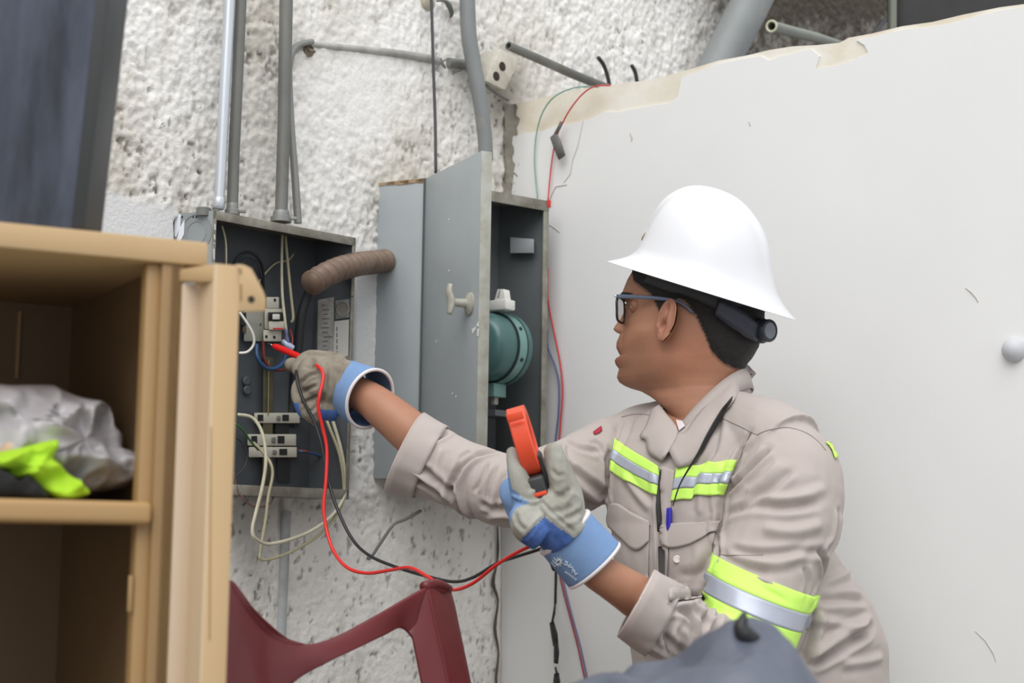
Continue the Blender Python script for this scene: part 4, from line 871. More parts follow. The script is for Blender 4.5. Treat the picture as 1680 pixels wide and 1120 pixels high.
for y in ys:
    f0, ft, bk_, w, sg = I(_f0, y), I(_ft, y), I(_bk, y), I(_wd, y), I(_sg, y)
    z = yz(y)
    ct, st = np.cos(th), np.sin(th)
    # fuller cheeks than a plain ellipse, narrower at the chin
    fr = .5*(1+np.tanh(ct*3)); k_ = 1.0-.0*fr
    xx = bk_+(f0-bk_)*(1+ct)/2
    yy = w*np.sign(st)*np.abs(st)**(.86)
    low = np.clip((y-560)/60, 0, 1)*np.clip((655-y)/20, 0, 1)
    yy = yy*(1-.16*low*np.clip(ct, 0, 1))
    jl = xx*0
    # hollow under the jaw and before the ear, cheekbone, eye socket, temple
    ay = np.abs(yy)
    xx = xx+(ft-f0)*np.exp(-(yy/sg)**2)*(ct > 0)
    g = lambda cx_, cy_, sx_, sy_: np.exp(-((xx-cx_)/sx_)**2-((y-cy_)/sy_)**2)
    sd = np.sign(st)
    yy = yy-sd*.012*g(.055, 640, .035, 16)-sd*.003*g(.085, 585, .02, 16)+sd*.004*g(.075, 548, .025, 12)-sd*.004*g(.07, 470, .03, 22)+sd*.003*g(.02, 600, .03, 14)
    eye = np.exp(-((ay-.034)/.014)**2-((y-505)/11)**2)*(ct > 0); xx = xx-.010*eye
    nl = np.exp(-((ay-.026)/.005)**2-((y-562)/12)**2)*(ct > 0); xx = xx-.003*nl
    nost = np.exp(-((ay-.0135)/.005)**2-((y-539)/6)**2)*(ct > 0); xx = xx+.006*nost
    rows.append([hx(float(a), float(b), z) for a, b in zip(xx, yy)])
    lip = np.exp(-(yy/.024)**4)*((abs(y-570) < 9.5) | (abs(y-590.5) < 7.5))*(xx > .10)
    beard = np.clip((y-556)/40, 0, 1)*np.clip((650-y)/14, 0, 1)*np.clip((xx-.03)/.05, 0, 1)
    must = np.exp(-((y-556)/6)**2)*np.exp(-(yy/.03)**2)*(xx > .1)
    hd_ = np.interp(xx, HLX, HLY)-y+(fbm(xx*300+9, yy*300, y*.3, 2)-.5)*6; hairm = np.clip((hd_+5)/9, 0, 1)
    skin = np.array(lin((172, 123, 97))); c = np.tile(skin, (NK, 1))
    c = c*(1-.30*np.clip(beard+must, 0, 1))[:, None]
    c = c+(np.array(lin((142, 84, 72)))-c)*(lip*.75)[:, None]
    warm = g(-.01, 590, .05, 30); c = c*(1+warm[:, None]*np.array([.06, -.04, -.06]))
    c = c+(np.array(lin((34, 30, 28)))-c)*(hairm*.93)[:, None]; cols.append(c)
body = MB().grid(rows, close=True); body.f += [tuple(range(NK-1, -1, -1)), tuple(range((len(ys)-1)*NK, len(ys)*NK))]
nh = len(body.v); headv = np.array(rows).reshape(-1, 3); headc = np.concatenate(cols)
head_bvh = BVHTree.FromPolygons([Vector(v) for v in headv], [f for f in body.f if len(f) == 4])
# ears
def ear(side):
    b = MB(); eo = hx(.022, side*.0835, yz(537)); eu = (-HF*.93+HL*side*.20).normalized(); ev = (UZ*.97-HF*.18).normalized(); en = eu.cross(ev)*(-1)
    if en.dot(HL*side) < 0: en = -en
    n = 34; R_ = []; 
    for layer in (1, 0):
        rows = []
        for j in range(n+1):
            v = -1+2*j/n; row = []
            wv = (1-abs(v)**3.2)**.5*(1 if v > -.2 else 1-.30*min(1, (-.2-v)/.7)); wv = max(wv, .02)
            for i in range(n+1):
                s = -1+2*i/n; u = s*wv; r = math.hypot(u/max(.2, 1), v); e = abs(s)
                # relief
                rimd = max(0, 1-abs(max(abs(s) if s > -.2 else 0, abs(v) if v > 0 else 0)-.86)/.14)
                hgt = .0045*math.sqrt(max(0, 1-max(e, abs(v))**6))
                rim = math.exp(-((1-e)/.16)**2) if s > 0 else 0
                rimt = math.exp(-((1-v)/.16)**2)
                hgt += .0060*max(rim*(1 if v > -.55 else .3), rimt*(1 if s > -.75 else .4))
                hgt += .0035*math.exp(-((s-.30)/.16)**2-((v-.05)/.50)**2)
                hgt -= .0105*math.exp(-((s+.22)/.26)**2-((v+.18)/.24)**2)
                hgt -= .0050*math.exp(-((s-.0)/.2)**2-((v-.55)/.2)**2)
                hgt += .003*math.exp(-((s+.75)/.16)**2-((v+.22)/.16)**2)
                hgt += .002*math.exp(-((v+.85)/.2)**2)
                edge = max(e, abs(v))
                if layer == 0: hgt = -.013*(1-edge**4)
                lift = .011*(s+.6)/1.6 if s > -.6 else -.002
                row.append(eo+eu*(u*.0215)+ev*(v*.0365)+en*(hgt+max(lift, -.002)+.002))
            rows.append(row)
        if layer == 0: rows = rows[::-1]
        b.grid(rows)
    return b
ears = [ear(1), ear(-1)]
for e in ears: body.add(e.v, e.f)
ear_bvh = BVHTree.FromPolygons(ears[0].v, ears[0].f)
# ------------------------------------------------------------------ trunk and limbs ------------------------------------------------
def torso(secs, k=1.0, n=40, grow=0):
    b = MB(); rows = []
    P_, R_ = smoothpath([P(x, y, Y) for x, y, Y, a, c in secs], [(a, c) for *_, a, c in secs], 5)
    for p, (a, c) in zip(P_, R_):
        rows.append([p+SH*((a*k+grow)*math.copysign(abs(math.cos(t))**.85, math.cos(t)))+CH*((c*k+grow)*math.copysign(abs(math.sin(t))**.85, math.sin(t))) for t in [2*math.pi*i/n for i in range(n)]])
    b.grid(rows, close=True); b.f += [tuple(range(n-1, -1, -1)), tuple(range((len(rows)-1)*n, len(rows)*n))]
    return b
TS = [(1166, 650, 2.87, .060, .055), (1167, 668, 2.865, .095, .075), (1167, 690, 2.86, .150, .09), (1160, 722, 2.85, .178, .108), (1155, 765, 2.84, .185, .118), (1160, 810, 2.835, .183, .124), (1168, 860, 2.83, .180, .128), (1192, 920, 2.83, .192, .150), (1222, 980, 2.84, .205, .170), (1240, 1050, 2.85, .212, .182), (1246, 1120, 2.86, .210, .182), (1250, 1200, 2.87, .2, .165), (1252, 1235, 2.87, .195, .155)]
def limb(b, pts, sm=5, seg=26, grow=0, k=1):
    p = [P(x, y, Y) for x, y, Y, r in pts]; r = [rr*q.y/FPX*k+grow for (x, y, Y, rr), q in zip(pts, p)]
    b.tube(p, r, seg, sm=sm)
    return b
nearU = [(1262, 745, 2.74, 66), (1290, 770, 2.70, 84), (1293, 812, 2.68, 92), (1282, 870, 2.66, 90), (1258, 930, 2.645, 86), (1238, 990, 2.625, 80), (1220, 1050, 2.60, 74), (1200, 1092, 2.575, 66)]
nearF = [(1200, 1090, 2.575, 64), (1165, 1064, 2.54, 60), (1120, 1036, 2.51, 58), (1080, 1012, 2.48, 60), (1045, 990, 2.46, 58), (1010, 968, 2.44, 56)]
farU = [(1040, 730, 2.93, 50), (1010, 745, 2.93, 66), (965, 768, 2.91, 66), (910, 790, 2.87, 62), (858, 804, 2.83, 61)]
farF = [(862, 806, 2.83, 60), (820, 802, 2.84, 59), (775, 787, 2.86, 58), (730, 768, 2.875, 58), (690, 750, 2.89, 63), (660, 738, 2.90, 69), (625, 722, 2.91, 74)]
sb = torso(TS); 
for t in (nearU, nearF, farU, farF): limb(sb, t)
limb(sb, [(1200, 690, 2.80, 50), (1250, 712, 2.74, 62), (1290, 742, 2.70, 74)]); limb(sb, [(1120, 700, 2.9, 50), (1060, 712, 2.93, 48), (1025, 728, 2.94, 52)])
shirt = remesh(sb, .0031, 10, .6)
CN, TN = P(1043, 987, 2.46), (P(1030, 978, 2.452)-P(1058, 996, 2.467)).normalized()
CF, TF = P(664, 739, 2.90), (P(650, 733, 2.905)-P(690, 750, 2.893)).normalized()
TN = (CR@Vector((-.87, .49, -.10))).normalized(); TF = (CR@Vector((-.90, .43, -.10))).normalized()
cutend(shirt, CN, TN, .13); cutend(shirt, CF, TF, .13)
A = mverts(shirt); Nn = mnorm(shirt)
q = A*1.0
low = (fbm(q[:, 0]*9, q[:, 2]*9, q[:, 1]*9, 3)-.5)*.010+(fbm(q[:, 0]*30+q[:, 2]*12, q[:, 2]*16, q[:, 1]*24, 2)-.5)*.004
setv(shirt, A+Nn*low[:, None])
F_ = []
def fo(pts, w, a): F_.append((pts, w, a))
# far sleeve rings
fo([(822, 742), (790, 745), (762, 762), (742, 792), (738, 820)], .006, -.009); fo([(776, 740), (758, 752), (745, 778)], .005, -.005); fo([(792, 745), (772, 760), (756, 790), (758, 825), (775, 850)], .006, .006)
fo([(800, 760), (790, 785), (780, 805)], .004, -.005); fo([(815, 765), (802, 795), (798, 825)], .004, -.005); fo([(828, 775), (818, 810), (812, 835)], .004, -.005); fo([(735, 800), (760, 840), (790, 858)], .006, -.007)
fo([(690, 765), (720, 790), (745, 815)], .006, -.006); fo([(650, 760), (690, 780), (712, 800)], .006, .004); fo([(738, 708), (722, 716), (708, 722)], .005, -.006)
fo([(668, 778), (705, 800), (740, 828)], .006, -.006); fo([(725, 735), (715, 765), (722, 800)], .007, .004)
fo([(838, 830), (810, 835), (790, 826)], .006, -.006); fo([(850, 850), (820, 846), (800, 850)], .006, .005)
# far upper arm
fo([(925, 722), (950, 735), (985, 742)], .006, -.005); fo([(925, 760), (960, 790), (1000, 818)], .008, -.011); fo([(930, 800), (965, 826), (1000, 842)], .008, -.009); fo([(940, 778), (975, 802), (1003, 822)], .007, .006); fo([(968, 722), (985, 735), (995, 760)], .006, -.005); fo([(925, 730), (925, 745), (935, 765)], .005, .005)
fo([(1001, 735), (998, 780), (1002, 830)], .006, -.009)
# near armhole, shoulder, chest
fo([(1232, 706), (1215, 745), (1200, 782), (1188, 815), (1182, 860), (1180, 905), (1170, 945)], .006, -.010)
fo([(1262, 735), (1235, 765), (1210, 790), (1192, 812)], .007, -.010); fo([(1280, 758), (1250, 788), (1225, 808)], .008, .005); fo([(1300, 770), (1265, 800), (1225, 825)], .007, -.006)
fo([(1230, 720), (1205, 760), (1188, 800)], .008, .006); fo([(1345, 825), (1290, 832), (1235, 830), (1195, 842)], .008, -.006); fo([(1355, 800), (1310, 815), (1260, 822)], .009, .004)
fo([(1350, 905), (1300, 905), (1240, 908), (1195, 900)], .007, -.005); fo([(1350, 860), (1300, 872), (1250, 866)], .010, .005); fo([(1330, 900), (1280, 925), (1220, 918)], .008, .004)
fo([(1345, 900), (1350, 930), (1338, 965), (1322, 1000)], .006, -.010); fo([(1376, 838), (1370, 880), (1355, 905)], .006, -.010); fo([(1320, 930), (1325, 955), (1318, 985)], .006, -.005)
fo([(1195, 935), (1240, 955), (1290, 985)], .006, -.005); fo([(1180, 905), (1225, 935), (1262, 940)], .008, -.004)
fo([(1335, 1000), (1330, 1040), (1312, 1085)], .009, -.014)
# back / side of torso
fo([(1345, 985), (1385, 982), (1420, 985)], .008, -.007); fo([(1325, 1015), (1370, 1022), (1425, 1030)], .008, .005); fo([(1330, 1090), (1380, 1065), (1430, 1030)], .008, -.011); fo([(1390, 850), (1405, 910), (1428, 975), (1440, 1010)], .007, -.008); fo([(1345, 960), (1390, 940), (1410, 925)], .008, .005); fo([(1380, 1090), (1420, 1085), (1448, 1078)], .008, .005); fo([(1335, 1075), (1380, 1040), (1430, 1012)], .008, .006)
# collar bones / chest front
fo([(1180, 690), (1170, 740), (1150, 765)], .007, -.005); fo([(1195, 765), (1180, 800), (1178, 840)], .006, -.006); fo([(1030, 690), (1020, 720), (1010, 750)], .007, .005); fo([(1025, 780), (1045, 810), (1068, 835)], .008, .004)
fo([(1168, 905), (1150, 935), (1120, 945)], .008, -.006); fo([(1175, 930), (1160, 955), (1140, 975)], .008, .005); fo([(1148, 900), (1140, 930), (1125, 955)], .007, .004)
fo([(1080, 765), (1083, 850), (1086, 950)], .006, -.006); fo([(1160, 770), (1150, 810), (1150, 845)], .008, .004)
# near forearm sleeve
fo([(1165, 985), (1135, 978), (1108, 985), (1100, 1000)], .006, -.009); fo([(1100, 1005), (1115, 1000), (1135, 1015), (1140, 1045)], .006, -.008); fo([(1110, 1010), (1095, 1035), (1098, 1065)], .006, -.007); fo([(1125, 990), (1150, 1000), (1170, 1020)], .007, .006)
fo([(1150, 1030), (1160, 1010), (1166, 995)], .006, -.006); fo([(1180, 1000), (1172, 1030), (1160, 1055)], .006, -.006); fo([(1090, 1045), (1115, 1065), (1130, 1080)], .006, -.007); fo([(1060, 1055), (1085, 1070), (1105, 1085)], .007, .005); fo([(1120, 1030), (1128, 1055), (1130, 1075)], .006, .005); fo([(1070, 975), (1085, 990), (1092, 1010)], .006, .003)
strokes(shirt, [(p_, w_*.82, a_*1.05) for p_, w_, a_ in F_])
shirt_bvh = bvh_of(shirt)
# ------------------------------------------------------------------ one continuous body under the clothes ------------------------------
bb = torso([(x, y, Y, a*.86, c*.86) for x, y, Y, a, c in TS])
arm_near = [(1258, 760, 2.76, 45), (1285, 800, 2.70, 52), (1262, 920, 2.66, 48), (1225, 1030, 2.60, 42), (1200, 1075, 2.575, 40), (1150, 1046, 2.53, 42), (1095, 1012, 2.49, 40), (1050, 982, 2.465, 37), (1010, 956, 2.445, 33), (975, 934, 2.435, 30), (950, 908, 2.43, 29)]
arm_far = [(1045, 740, 2.93, 40), (1000, 760, 2.93, 44), (930, 785, 2.88, 42), (862, 806, 2.83, 38), (810, 790, 2.85, 40), (740, 755, 2.88, 41), (690, 722, 2.895, 38), (645, 685, 2.91, 34), (610, 657, 2.93, 30), (580, 640, 2.95, 27)]
limb(bb, arm_near); limb(bb, arm_far)
# hands inside the gloves
def hand(b, wr, mid, w, thumb, depth=.012):
    pass
limb(bb, [(955, 912, 2.43, 28), (915, 868, 2.425, 34), (885, 838, 2.42, 30)]); limb(bb, [(580, 640, 2.95, 26), (545, 628, 2.965, 30), (522, 622, 2.975, 24)])
# legs : crouching, one knee down
pel = P(1250, 1220, 2.87); pel.z = .49
hipL, hipR = pel+SH*.10-UZ*.02, pel-SH*.10-UZ*.02
kneeL = hipL+CH*.40+UZ*.04; ankL = Vector((kneeL.x, kneeL.y, .09))-CH*.03; toeL = ankL+CH*.15-UZ*.05
kneeR = hipR+CH*.22; kneeR.z = .075; ankR = kneeR-CH*.38+UZ*.01; toeR = ankR-UZ*.05-CH*.03
def leg(b, h, k, a, r, g=0):
    b.tube([h+UZ*.02, h*.7+k*.3, h*.3+k*.7, k], [r[0]+g, r[0]*.97+g, r[1]*1.1+g, r[1]+g], 22, sm=4); b.tube([k, k*.6+a*.4, a], [r[1]+g, r[1]*1.02+g, r[2]+g], 20, sm=4)
bm_legs = [(hipL, kneeL, ankL), (hipR, kneeR, ankR)]
for h, k, a in bm_legs: leg(bb, h, k, a, (.078, .055, .040))
bb.ellipsoid(pel, SH*.155, CH*.11, UZ*.10)
bodym = remesh(bb, .006, 6, .5)
# join head + remeshed body into the one body mesh
n0 = len(body.v); bv_ = mverts(bodym)
V_ = [tuple(v) for v in body.v]+[tuple(v) for v in bv_]; Fb = list(body.f)+[tuple(i+n0 for i in p.vertices) for p in bodym.polygons]
m_skin = mat('skin', (172, 123, 97), .48, vcol='col', var=.07, vscale=40, bump=.12, bscale=260, bdist=.0012, spec=.4, sss=.03)
bo = mk('body', V_, Fb, m_skin, worker, smooth=True)
ca = bo.data.color_attributes.new('col', 'FLOAT_COLOR', 'POINT'); cc_ = np.ones((len(V_), 4)); cc_[:, :3] = lin((172, 123, 97)); cc_[:nh, :3] = headc; cc_[nh:n0, :3] = lin((174, 122, 98)); ca.data.foreach_set('color', cc_.astype('f').ravel())
# ------------------------------------------------------------------ face details
EY = hx(.0955, .0335, yz(505)); m_eye = mat('eye_white', (214, 206, 198), .2)
for sd in (1, -1):
    e = hx(.0895, sd*.0335, yz(504)); eo_ = MB().ellipsoid(e, HF*.0118, HL*.0118, UZ*.0118, 20, 12).build('eye', m_eye, worker, smooth=True)
    lk = (HF*.96-UZ*.12+HL*.02).normalized(); MB().lathe(e, lk, [(.0055, .0104), (.0045, .0114), (.001, .0121)], 16).build('iris', mat('iris_dark', (38, 26, 20), .15), eo_, smooth=True)
    vs = []; fs = []; nu, nv_ = 40, 24
    for a_ in range(nv_+1):
        el = math.radians(-88+176*a_/nv_)
        for c_ in range(nu): az = 2*math.pi*c_/nu; vs.append(e+(HF*math.cos(az)*math.cos(el)+HL*math.sin(az)*math.cos(el)+UZ*math.sin(el))*.0128)
    for a_ in range(nv_):
        el = -88+176*(a_+.5)/nv_
        for c_ in range(nu):
            az = (c_+.5)*360/nu; az = az-360 if az > 180 else az; az -= 4*sd
            if abs(az) < 46 and -16 < el < 15*math.cos(math.radians(az*1.5)): continue
            fs.append((a_*nu+c_, a_*nu+(c_+1) % nu, (a_+1)*nu+(c_+1) % nu, (a_+1)*nu+c_))
    o = mk('eyelid', vs, fs, mat('lid_skin', (158, 110, 86), .5), eo_, smooth=True); o.modifiers.new('t', 'SOLIDIFY').thickness = .001
def headpt(x, y, z, off=0):
    # project a head-space point sideways/forwards onto the head surface
    p = hx(x, y, z); q = head_bvh.find_nearest(p); n = (q[0]-hx(0, 0, z)).normalized(); return q[0]+n*off
for sd in (1, -1):
    rr = []
    for i in range(16):
        t = i/15; xx_ = .121-.026*t**1.5; yy_ = sd*(.010+.042*t); z = yz(479+2*math.sin(t*3)+5*t*t); h_ = .0055*(math.sin(math.pi*min(1, t*.9+.18)))+.001
        rr.append([headpt(xx_, yy_, z+h_*(s-.5)*1.3, .0022*math.sin(math.pi*s)+.0004) for s in (0, .25, .5, .75, 1)])
    MB().grid(rr).build('eyebrow', mat('hair_black', (28, 25, 24), .65, bump=.9, bscale=420, bdist=.003, var=.3, vscale=160), worker, smooth=True)
# hair : a raised shell over the back and sides of the head
Y_, K_ = len(ys), NK
hv = headv.reshape(Y_, K_, 3); loc = hv-np.array(HO); lx = loc@np.array(HF); ly = loc@np.array(HL)
def hairline(x, y):   # lowest photo row that still has hair, by head-space x (front -> back)
    return np.interp(x, [-.12, -.095, -.078, -.06, -.045, -.036, -.022, -.004, .006, .02, .026, .038, .044, .054, .075, .092, .1, .13], [600, 606, 611, 602, 585, 560, 528, 505, 500, 506, 524, 527, 512, 492, 476, 463, 440, 410])
ygrid = np.repeat(ys[:, None], K_, 1)
dist = hairline(lx, ly)-ygrid+(fbm(lx*260, ygrid*.22, ly*90, 2)-.5)*5
hm = dist > 1.5
off = np.clip((dist-1.5)/18, 0, 1)*.0045+.0002+.0012*(fbm(lx*230, ygrid*.30, ly*120, 3)-.5)*np.clip(dist/12, 0, 1)
cenl = np.stack([HO.x+HF.x*0+0*lx, HO.y+0*lx, hv[:, :, 2]], -1); nrm = hv-cenl; nrm /= np.linalg.norm(nrm, axis=2)[:, :, None]
HV = hv+nrm*off[:, :, None]; idx = -np.ones((Y_, K_), int); vl = []; fl = []
for j in range(Y_-1):
    for k in range(K_):
        k2 = (k+1) % K_
        if hm[j, k] and hm[j, k2] and hm[j+1, k] and hm[j+1, k2]:
            fl.append((j*K_+k, j*K_+k2, (j+1)*K_+k2, (j+1)*K_+k))
used = sorted({i for f in fl for i in f}); mp_ = {u: i for i, u in enumerate(used)}; HVf = HV.reshape(-1, 3)
mk('hair', [HVf[u] for u in used], [tuple(mp_[i] for i in f) for f in fl], MATS['hair_black'], worker, smooth=True)
# ------------------------------------------------------------------ glasses
gl = bpy.data.objects.new('glasses', None)
m_fr = mat('frame_black', (24, 25, 28), .3, spec=.6); m_tp = mat('temple_blue_grey', (98, 108, 128), .35, .3); m_ln = mat('lens', (250, 252, 255), .03, trans=1, spec=.5)
gx = .1190; b = MB(); lensl = []
for sd in (1, -1):
    o_ = []
    for i in range(36):
        a = 2*math.pi*i/36; ca_, sa_ = math.cos(a), math.sin(a); e = .55
        yy_ = sd*(.0360+.0265*math.copysign(abs(ca_)**e, ca_)*(1 if sa_ > 0 else .93)); z = yz(509.5)+.0205*math.copysign(abs(sa_)**e, sa_)
        o_.append(hx(gx-.04*abs(abs(yy_)-.01), yy_, z))
    b.tube(o_+[o_[0]], .0021, 8, caps=False); lensl.append(o_)
b.tube([hx(gx, .010, yz(497)), hx(gx+.002, 0, yz(494)), hx(gx, -.010, yz(497))], .0016, 8)
# thicker brow line and the end piece
b.tube([hx(gx-.0005, .012, yz(490)), hx(gx-.0012, .036, yz(489)), hx(gx-.002, .061, yz(489.5))], [(.0022, .0028)]*3, 8)
glo = b.build('glasses', m_fr, worker, smooth=True)
for o_ in lensl: MB().prism(o_[::-1], HF*-.0012).build('lens', m_ln, glo)
for sd in (1, -1):
    tp = [hx(gx-.002, sd*.063, yz(490)), hx(gx-.02, sd*.069, yz(491.5)), hx(.07, sd*.0765, yz(494.5)), hx(.035, sd*.079, yz(498.5)), hx(.012, sd*.0805, yz(503)), hx(-.006, sd*.0815, yz(512)), hx(-.018, sd*.079, yz(524))]
    MB().tube(tp, [(.0012, .0036), (.0012, .0036), (.0012, .0034), (.0012, .0034), (.0013, .003), (.0014, .0026), (.0014, .0022)], 10, flat=HL, sm=4).build('temple', m_tp, glo, smooth=True)
MB().ellipsoid(hx(gx-.001, .0655, yz(490)), HF*.003, HL*.0014, UZ*.0018, 10, 6).build('hinge', mat('chrome', (220, 222, 226), .15, 1), glo, smooth=True)
# ------------------------------------------------------------------ hard hat
HUi = Vector((.302, .953, 0)); HU = CR@HUi; 
vd = ray(1150, 470); HU = (HU-vd*HU.dot(vd)).normalized()
fi = (CR@Vector((-.953, .302, 0))); fi = (fi-HU*fi.dot(HU)).normalized()
lat = HU.cross(fi); lat = lat if lat.y < 0 else -lat
hf = (fi*math.cos(PSI)-lat*math.sin(PSI)).normalized(); hl = (lat*math.cos(PSI)+fi*math.sin(PSI)).normalized()
HC = P(1152, 476.5, 2.845)
prof = [(.001, .1625), (.16, .1615), (.32, .158), (.48, .150), (.62, .138), (.74, .122), (.84, .102), (.91, .080), (.955, .060), (.985, .044), (1.01, .033), (1.06, .0235), (1.14, .0145), (1.24, .0065), (1.335, .0), (1.345, -.0012), (1.335, -.0022), (1.24, .004), (1.13, .012), (1.04, .022), (.985, .033), (.95, .044), (.88, .080), (.7, .118), (.4, .145), (.001, .155)]
rows = []; NS = 128
for (r, h_) in prof:
    row = []
    hh0 = h_
    for k in range(NS):
        a = 2*math.pi*k/NS; ca_, sa_ = math.cos(a), math.sin(a); br_ = max(0, (r-1.0)/.34)
        A_ = .1235*((1-.05*max(0, ca_)**.5*min(1, max(0, (hh0-.02)/.05)))); B_ = .103
        ex = A_*r; ey = B_*r*(1-.03*br_)
        if br_ > 0: ex += .006*br_*max(0, ca_)
        x, y = ex*ca_, ey*sa_
        hh = h_
        if h_ > .03 and r < 1.0 and len(rows) < 12:
            rg = math.exp(-(y/.017)**4); fall = min(1, max(0, (h_-.03)/.05)); hh += .0085*rg*fall*min(1, 1.2-.2*r); s_ = 1+.030*rg*fall*(r > .7); x *= s_
            for yo in (.046, -.046): hh += .0022*math.exp(-((y-yo)/.008)**2)*fall
        row.append(HC+hf*(x*(1-.07*max(0, -ca_)*min(1, max(0, (hh0-.03)/.03)))+.20*max(0, hh-.02))+hl*y+HU*hh)
    rows.append(row)
b = MB().grid(rows, close=True)
m_hat = mat('hat_white', (226, 227, 231), .30, spec=.45, coat=.1)
hat = b.build('hard_hat', m_hat, worker, smooth=True); hat.modifiers.new('sub', 'SUBSURF').levels = 1; hat.modifiers['sub'].render_levels = 1
# front badge
c = HC+hf*.121+HU*.066; bd_n = (hf+HU*.38).normalized(); bu = hl; bv2 = bd_n.cross(bu)
MB().lathe(c, bd_n, [(.017, 0), (.0165, .0012), (.001, .0014)], 20).build('badge', mat('badge_cream', (226, 218, 176), .5), hat)
MB().lathe(c+bv2*.003, bd_n, [(.008, .0012), (.007, .002), (.001, .0021)], 14).build('badge_mark', mat('badge_peach', (222, 186, 150), .5), hat)
# suspension
m_sus = mat('suspension', (30, 31, 36), .45, var=.2, vscale=20); rows = []
for z_ in (.035, .02, .004, -.012, -.018):
    row = []
    for k in range(96):
        a = 2*math.pi*k/96; dip = max(0, -math.cos(a))**2
        row.append(HC+hf*(.1095*math.cos(a)+.003)+hl*(.0865*math.sin(a))+HU*(z_-.020*dip))
    rows.append(row)
hb = MB().grid(rows, close=True).build('head_band', m_sus, hat, smooth=True); hb.modifiers.new('t', 'SOLIDIFY').thickness = .0025
# rear ratchet : curved arm plates and the knob
def pl(pts, th, name, m): 
    return MB().prism([hit(None, 0, 0) if 0 else p for p in pts], th).build(name, m, hat, bevel=.0015)
kc = hx(-.132, .026, yz(549)); kn = (-HF*.86+HL*.48-UZ*.08).normalized()
arm = []
for i in range(12):
    t = i/11; c0 = hitw(head_bvh, 1176+58*t, 505+40*t, .013); up_ = (UZ*.85-HF*.3).normalized(); wv = .013+.004*math.sin(t*3)
    arm.append([c0+up_*wv*s for s in (-1, -.5, 0, .5, 1)])
o = MB().grid(arm).build('ratchet_arm', mat('suspension_blue', (44, 48, 60), .4), hat, smooth=True); o.modifiers.new('t', 'SOLIDIFY').thickness = .004
MB().lathe(kc-kn*.022, kn, [(.019, -.004), (.021, .0), (.021, .010), (.018, .013)], 24).build('ratchet_housing', m_sus, hat, auto=40)
MB().lathe(kc, kn, [(.016, -.012), (.0185, -.009), (.0190, .002), (.0180, .0045), (.0150, .0055), (.0145, .0035), (.001, .003)], 30).build('ratchet_knob', mat('knob_dark', (50, 54, 60), .3), hat, auto=30)
MB().lathe(kc, kn, [(.0142, .003), (.0135, .0046), (.001, .005)], 30).build('knob_face', mat('knob_face', (110, 116, 126), .35), hat, auto=30)
# ------------------------------------------------------------------ shirt and its details
m_sh = mat('beige_cotton', (182, 172, 167), .88, var=.05, vscale=5, bump=.18, bscale=420, bdist=.001, spec=.15, sheen=.1)
m_sh2 = mat('beige_cotton_seam', (162, 152, 148), .9, bump=.2, bscale=300, spec=.1)
bm = bmesh.new(); bm.from_mesh(shirt)
vn_ = [(1078, 640), (1196, 628), (1176, 646), (1150, 668), (1127, 697), (1112, 706), (1098, 690), (1088, 672)]
def inpoly(px, py, poly):
    c = False; n = len(poly)
    for i in range(n):
        (x0, y0), (x1, y1) = poly[i], poly[(i+1) % n]
        if (y0 > py) != (y1 > py) and px < (x1-x0)*(py-y0)/((y1-y0) or 1e-9)+x0: c = not c
    return c
dl = [f for f in bm.faces if f.calc_center_median().y < 2.87 and f.calc_center_median().z > .95 and inpoly(*pix(f.calc_center_median()), vn_)]
bmesh.ops.delete(bm, geom=dl, context='FACES'); bm.to_mesh(shirt); bm.free()
so_ = ob('shirt', shirt, m_sh, worker); sd_ = so_.modifiers.new('thick', 'SOLIDIFY'); sd_.thickness = .0022; sd_.offset = -1
m_hv = mat('hi_vis_yellow', (204, 250, 112), .5, spec=.3); m_sv = mat('reflective_silver', (176, 182, 196), .35, .25, spec=.6)
def lerp2(a, b, s): return [(x0+(x1-x0)*s, y0+(y1-y0)*s) for (x0, y0), (x1, y1) in zip(a, b)]
def strip3(top, bot, nm, nx=40, jog=None):
    for s0, s1, m, n_, of in ((0, .34, m_hv, 'yellow_tape', .0030), (.34, .66, m_sv, 'silver_tape', .0038), (.66, 1, m_hv, 'yellow_tape', .0030)):
        patch(shirt_bvh, lerp2(top, bot, s0), lerp2(top, bot, s1), of, nx, 7, .0012, n_, m, so_)
strip3([(1007, 719), (1025, 731), (1046, 744), (1060, 752), (1083, 766)], [(1002, 772), (1020, 784), (1040, 795), (1058, 804), (1079, 813)], 'a')
strip3([(1111, 768), (1128, 764), (1150, 764), (1158, 759), (1180, 758), (1207, 754)], [(1102, 822), (1120, 819), (1135, 819), (1142, 812), (1165, 813), (1186, 811)], 'b')
# arm band
ax0, ax1 = P(1258, 943, 2.645), P(1229, 1034, 2.61)
dirb = ((ax1-ax0).normalized()+(CR@Vector((-.10, 0, 0)))).normalized()
# planes follow the photo: lower towards his back
def bandring(s0, s1, m, nm, of):
    L = (ax1-ax0); tilt = CR@Vector((.93, -.37, 0))
    rows = []; u = (tilt-L.normalized()*0).normalized(); w = u.cross((CR@Vector((-.37, -.93, 0)))).normalized(); n = 120
    for s in np.linspace(s0, s1, 9):
        c = ax0+L*float(s)
        ds = []
        for i in range(n):
            d = u*math.cos(2*math.pi*i/n)+w*math.sin(2*math.pi*i/n); q, nn, _, t = shirt_bvh.ray_cast(c, d); ds.append(min(.085, t) if q is not None else .085)
        ds = np.array(ds); d0 = ds.copy()
        for _ in range(5): ds = (np.roll(ds, 1)+2*ds+np.roll(ds, -1))/4
        ds = np.maximum(ds, d0)
        rows.append([c+(u*math.cos(2*math.pi*i/n)+w*math.sin(2*math.pi*i/n))*(ds[i]+of) for i in range(n)])
    o = MB().grid(rows, close=True).build(nm, m, so_, smooth=True); o.modifiers.new('t', 'SOLIDIFY').thickness = .0012
